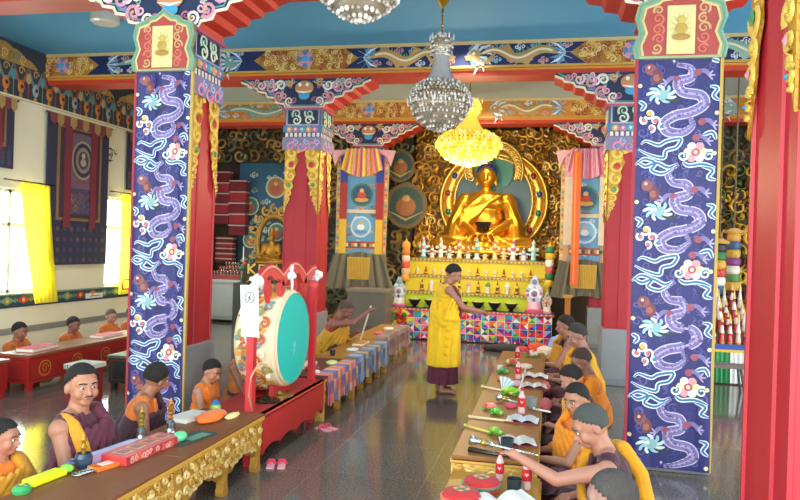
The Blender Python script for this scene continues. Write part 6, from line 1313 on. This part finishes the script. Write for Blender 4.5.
# ================================================================ RIGHT AISLE
t = thing('torma_table', 'table with green, white and blue pleated cloth in the right aisle', 'table', (2.78, 11.2, 0)); b = MB(); b.bb((-.5, -.3, 0), (.42, .3, .52), '#6a2c2a'); b.bb((-.54, -.33, .52), (.46, .33, .56), '#8a4a2c'); b.build('table', PAINT, t); b = MB()
for k in range(30):
    x0 = -.5 + k * .031; c = ['#1f8a4a', '#2c9a58', '#1f8a4a', '#f0f0ec', '#e8eef0'][(k // 3) % 5]; b.add([(x0, -.335 - .012 * (k % 2), .46), (x0 + .031, -.335 - .012 * ((k + 1) % 2), .46), (x0 + .031, -.35 - .02 * ((k + 1) % 2), .02), (x0, -.35 - .02 * (k % 2), .02)], [(3, 2, 1, 0)], c)
b.bb((-.55, -.355, .46), (.47, -.335, .51), '#e8c030'); b.bb((-.55, -.357, .50), (.47, -.335, .57), '#2c4fb0'); b.build('pleated_cloth', SATIN, t)
rnd = random.Random(31); n = 0
for r_ in range(4):
    for i in range(8):
        h = rnd.uniform(.3, .5); x = 2.36 + i * .11; y = 11.0 + r_ * .14; b = MB(); c = rnd.choice(['#c8282c', '#d83a30', '#e8e0d8', '#b82030', '#f0c8b8']); b.lathe([(.035, 0, '#c8a050'), (.042, .03, c), (.03, h * .3, c), (.035, h * .35, '#f0e8e0'), (.016, h * .6, c), (.02, h * .7, '#e8c060'), (.003, h, '#f0ece4')], (0, 0, 0), c, 8)
        b.build('riser', PAINT) if 0 else None
        o = b.build('red_torma', GLOSS, loc=(x, y, .561 + r_ * .16)); tag(o, 'slender %s torma, %s from left, %s row, right aisle table' % ('pale' if c in ('#e8e0d8', '#f0c8b8') else 'red', ORD[i], ['front', 'second', 'third', 'back'][r_]), 'torma', 'torma cones on the right aisle table')
b = MB()
for r_ in range(1, 4): b.bb((-.5, -.3 + .14 * r_ - .03, .56), (.42, .3, .56 + .16 * r_), '#5a1c1c')
b.build('stepped_shelf', PAINT, t)
for x, y, zz, cs, lb in ((2.55, 11.7, 1.25, ['#3f6a9a', '#f0f0ec', '#c8403a', '#d8a030', '#2f7a4a', '#2c2c30'], 'cloth cylinder banner with white and red rings in the right aisle'), (2.85, 12.1, 1.3, ['#d8a040', '#5a8a4a', '#e8e0d0', '#8a3a8a', '#c8a030', '#3a5a8a', '#d8a040'], 'taller gold-topped cloth cylinder banner at the right aisle')):
    b = MB(); z = zz
    for c in cs: b.lathe([(.09, z), (.105, z + .03), (.105, z + .1), (.09, z + .13)], (0, 0, 0), c, 16); z += .13
    b.lathe([(.012, z), (.012, ZC)], (0, 0, 0), '#6a5a3a', 6); b.lathe([(.14, z), (.15, z + .03), (.05, z + .08)], (0, 0, 0), '#d0a040', 16)
    tag(b.build('cylinder_banner', SATIN, loc=(x, y, 0)), lb, 'banner')
t = thing('bench', 'small plain wooden bench standing in the right aisle', 'bench', (2.3, 10.2, 0)); b = MB(); b.bb((-.3, -.14, .34), (.3, .14, .38), '#7a6a66'); b.build('seat', PAINT, t)
for sx in (-1, 1):
    for sy in (-1, 1): b = MB(); b.tube([(sx * .22, sy * .08, .34), (sx * .27, sy * .12, 0)], .018, '#6a5a58', 6); b.build('leg', PAINT, t)
t = thing('stone_plinth', 'grey box cabinet behind the yellow-robed person beyond the drum', 'cabinet', (-3.25, 12.9, 0)); b = MB(); b.bb((-.42, -.3, 0), (.3, .3, .98), '#6f6a60'); b.bb((-.45, -.33, .98), (.33, .33, 1.03), '#857f72'); b.build('cabinet', STONE, t)
b = MB(); b.bb((-.05, -.05, 0), (.05, .05, 1.0), '#b8701c'); b.bb((-.08, -.08, 1.0), (.08, .08, 1.05), '#c8902c'); tag(b.build('wooden_post', LACQ, loc=(.33, 13.2, 0)), 'short ochre wooden post below the pink-topped banner', 'post')

# ================================================================ LIGHT
wd = bpy.data.worlds.new('sky'); SC.world = wd; wd.use_nodes = True; bg = wd.node_tree.nodes['Background']
tcw = wd.node_tree.nodes.new('ShaderNodeTexCoord'); sp = wd.node_tree.nodes.new('ShaderNodeSeparateXYZ'); cr = wd.node_tree.nodes.new('ShaderNodeValToRGB')
wd.node_tree.links.new(tcw.outputs['Generated'], sp.inputs[0]); wd.node_tree.links.new(sp.outputs['Z'], cr.inputs[0]); wd.node_tree.links.new(cr.outputs[0], bg.inputs[0])
cr.color_ramp.elements[0].color = (.75, .85, .8, 1); cr.color_ramp.elements[1].color = (.85, .93, 1., 1); bg.inputs[1].default_value = 2.4
def area(name, loc, rot, sx, sy, power, col=(1, 1, 1)):
    l = bpy.data.lights.new(name, 'AREA'); l.shape = 'RECTANGLE'; l.size = sx; l.size_y = sy; l.energy = power; l.color = col
    o = bpy.data.objects.new(name, l); COL.objects.link(o); o.location = loc; o.rotation_euler = rot; return o
for i, (a, b_, z0, z1) in enumerate(WIN): area('window_daylight', (XW - .35, (a + b_) / 2, (z0 + z1) / 2), (0, -pi / 2, 0), z1 - z0, b_ - a, 110, (.93, .97, 1))
area('added_side_daylight', (XE + .35, 4.8, 1.85), (0, pi / 2, 0), 1.9, 11, 420, (.95, .98, 1))  # added daylight fill from the right, where no windows are known
area('doorway_daylight', (-1., YF - .1, 2.4), (pi / 2, 0, 0), 12, 4.4, 520, (1, .98, .95))
def point(name, loc, power, r, col):
    l = bpy.data.lights.new(name, 'POINT'); l.energy = power; l.shadow_soft_size = r; l.color = col; o = bpy.data.objects.new(name, l); COL.objects.link(o); o.location = loc
point('chandelier_bulbs', (-1.44, 12.1, 3.1), 160, .3, (1, .82, .5))
for (x, y) in ((-1.3, 13.6), (-1.3, 10.0), (-1.3, 6.), (-6., 8.6), (-6, 13), (3.6, 12)):  # added room spots without fixtures, bar the one by the round ceiling lamp
    l = bpy.data.lights.new('added_room_spot', 'SPOT'); l.energy = 130; l.spot_size = 2.4; l.spot_blend = .8; l.shadow_soft_size = .3; l.color = (1, .95, .86); o = bpy.data.objects.new('added_room_spot', l); COL.objects.link(o); o.location = (x, y, 4.6)

# ================================================================ CAMERA
cam = bpy.data.cameras.new('camera'); co = bpy.data.objects.new('camera', cam); COL.objects.link(co); cam.sensor_fit = 'HORIZONTAL'; cam.sensor_width = 36; cam.lens = 31.68; cam.clip_start = .05; cam.clip_end = 100
co.matrix_world = Matrix.Translation((0, 0, 1.8)) @ (Matrix.Rotation(.211, 4, 'Z') @ Matrix.Rotation(pi / 2 - .002, 4, 'X') @ Matrix.Rotation(.031, 4, 'Z'))
SC.camera = co
SC.view_settings.view_transform = 'Standard'; SC.view_settings.look = 'None'; SC.view_settings.gamma = 1; SC.view_settings.use_curve_mapping = False; SC.view_settings.exposure = .35
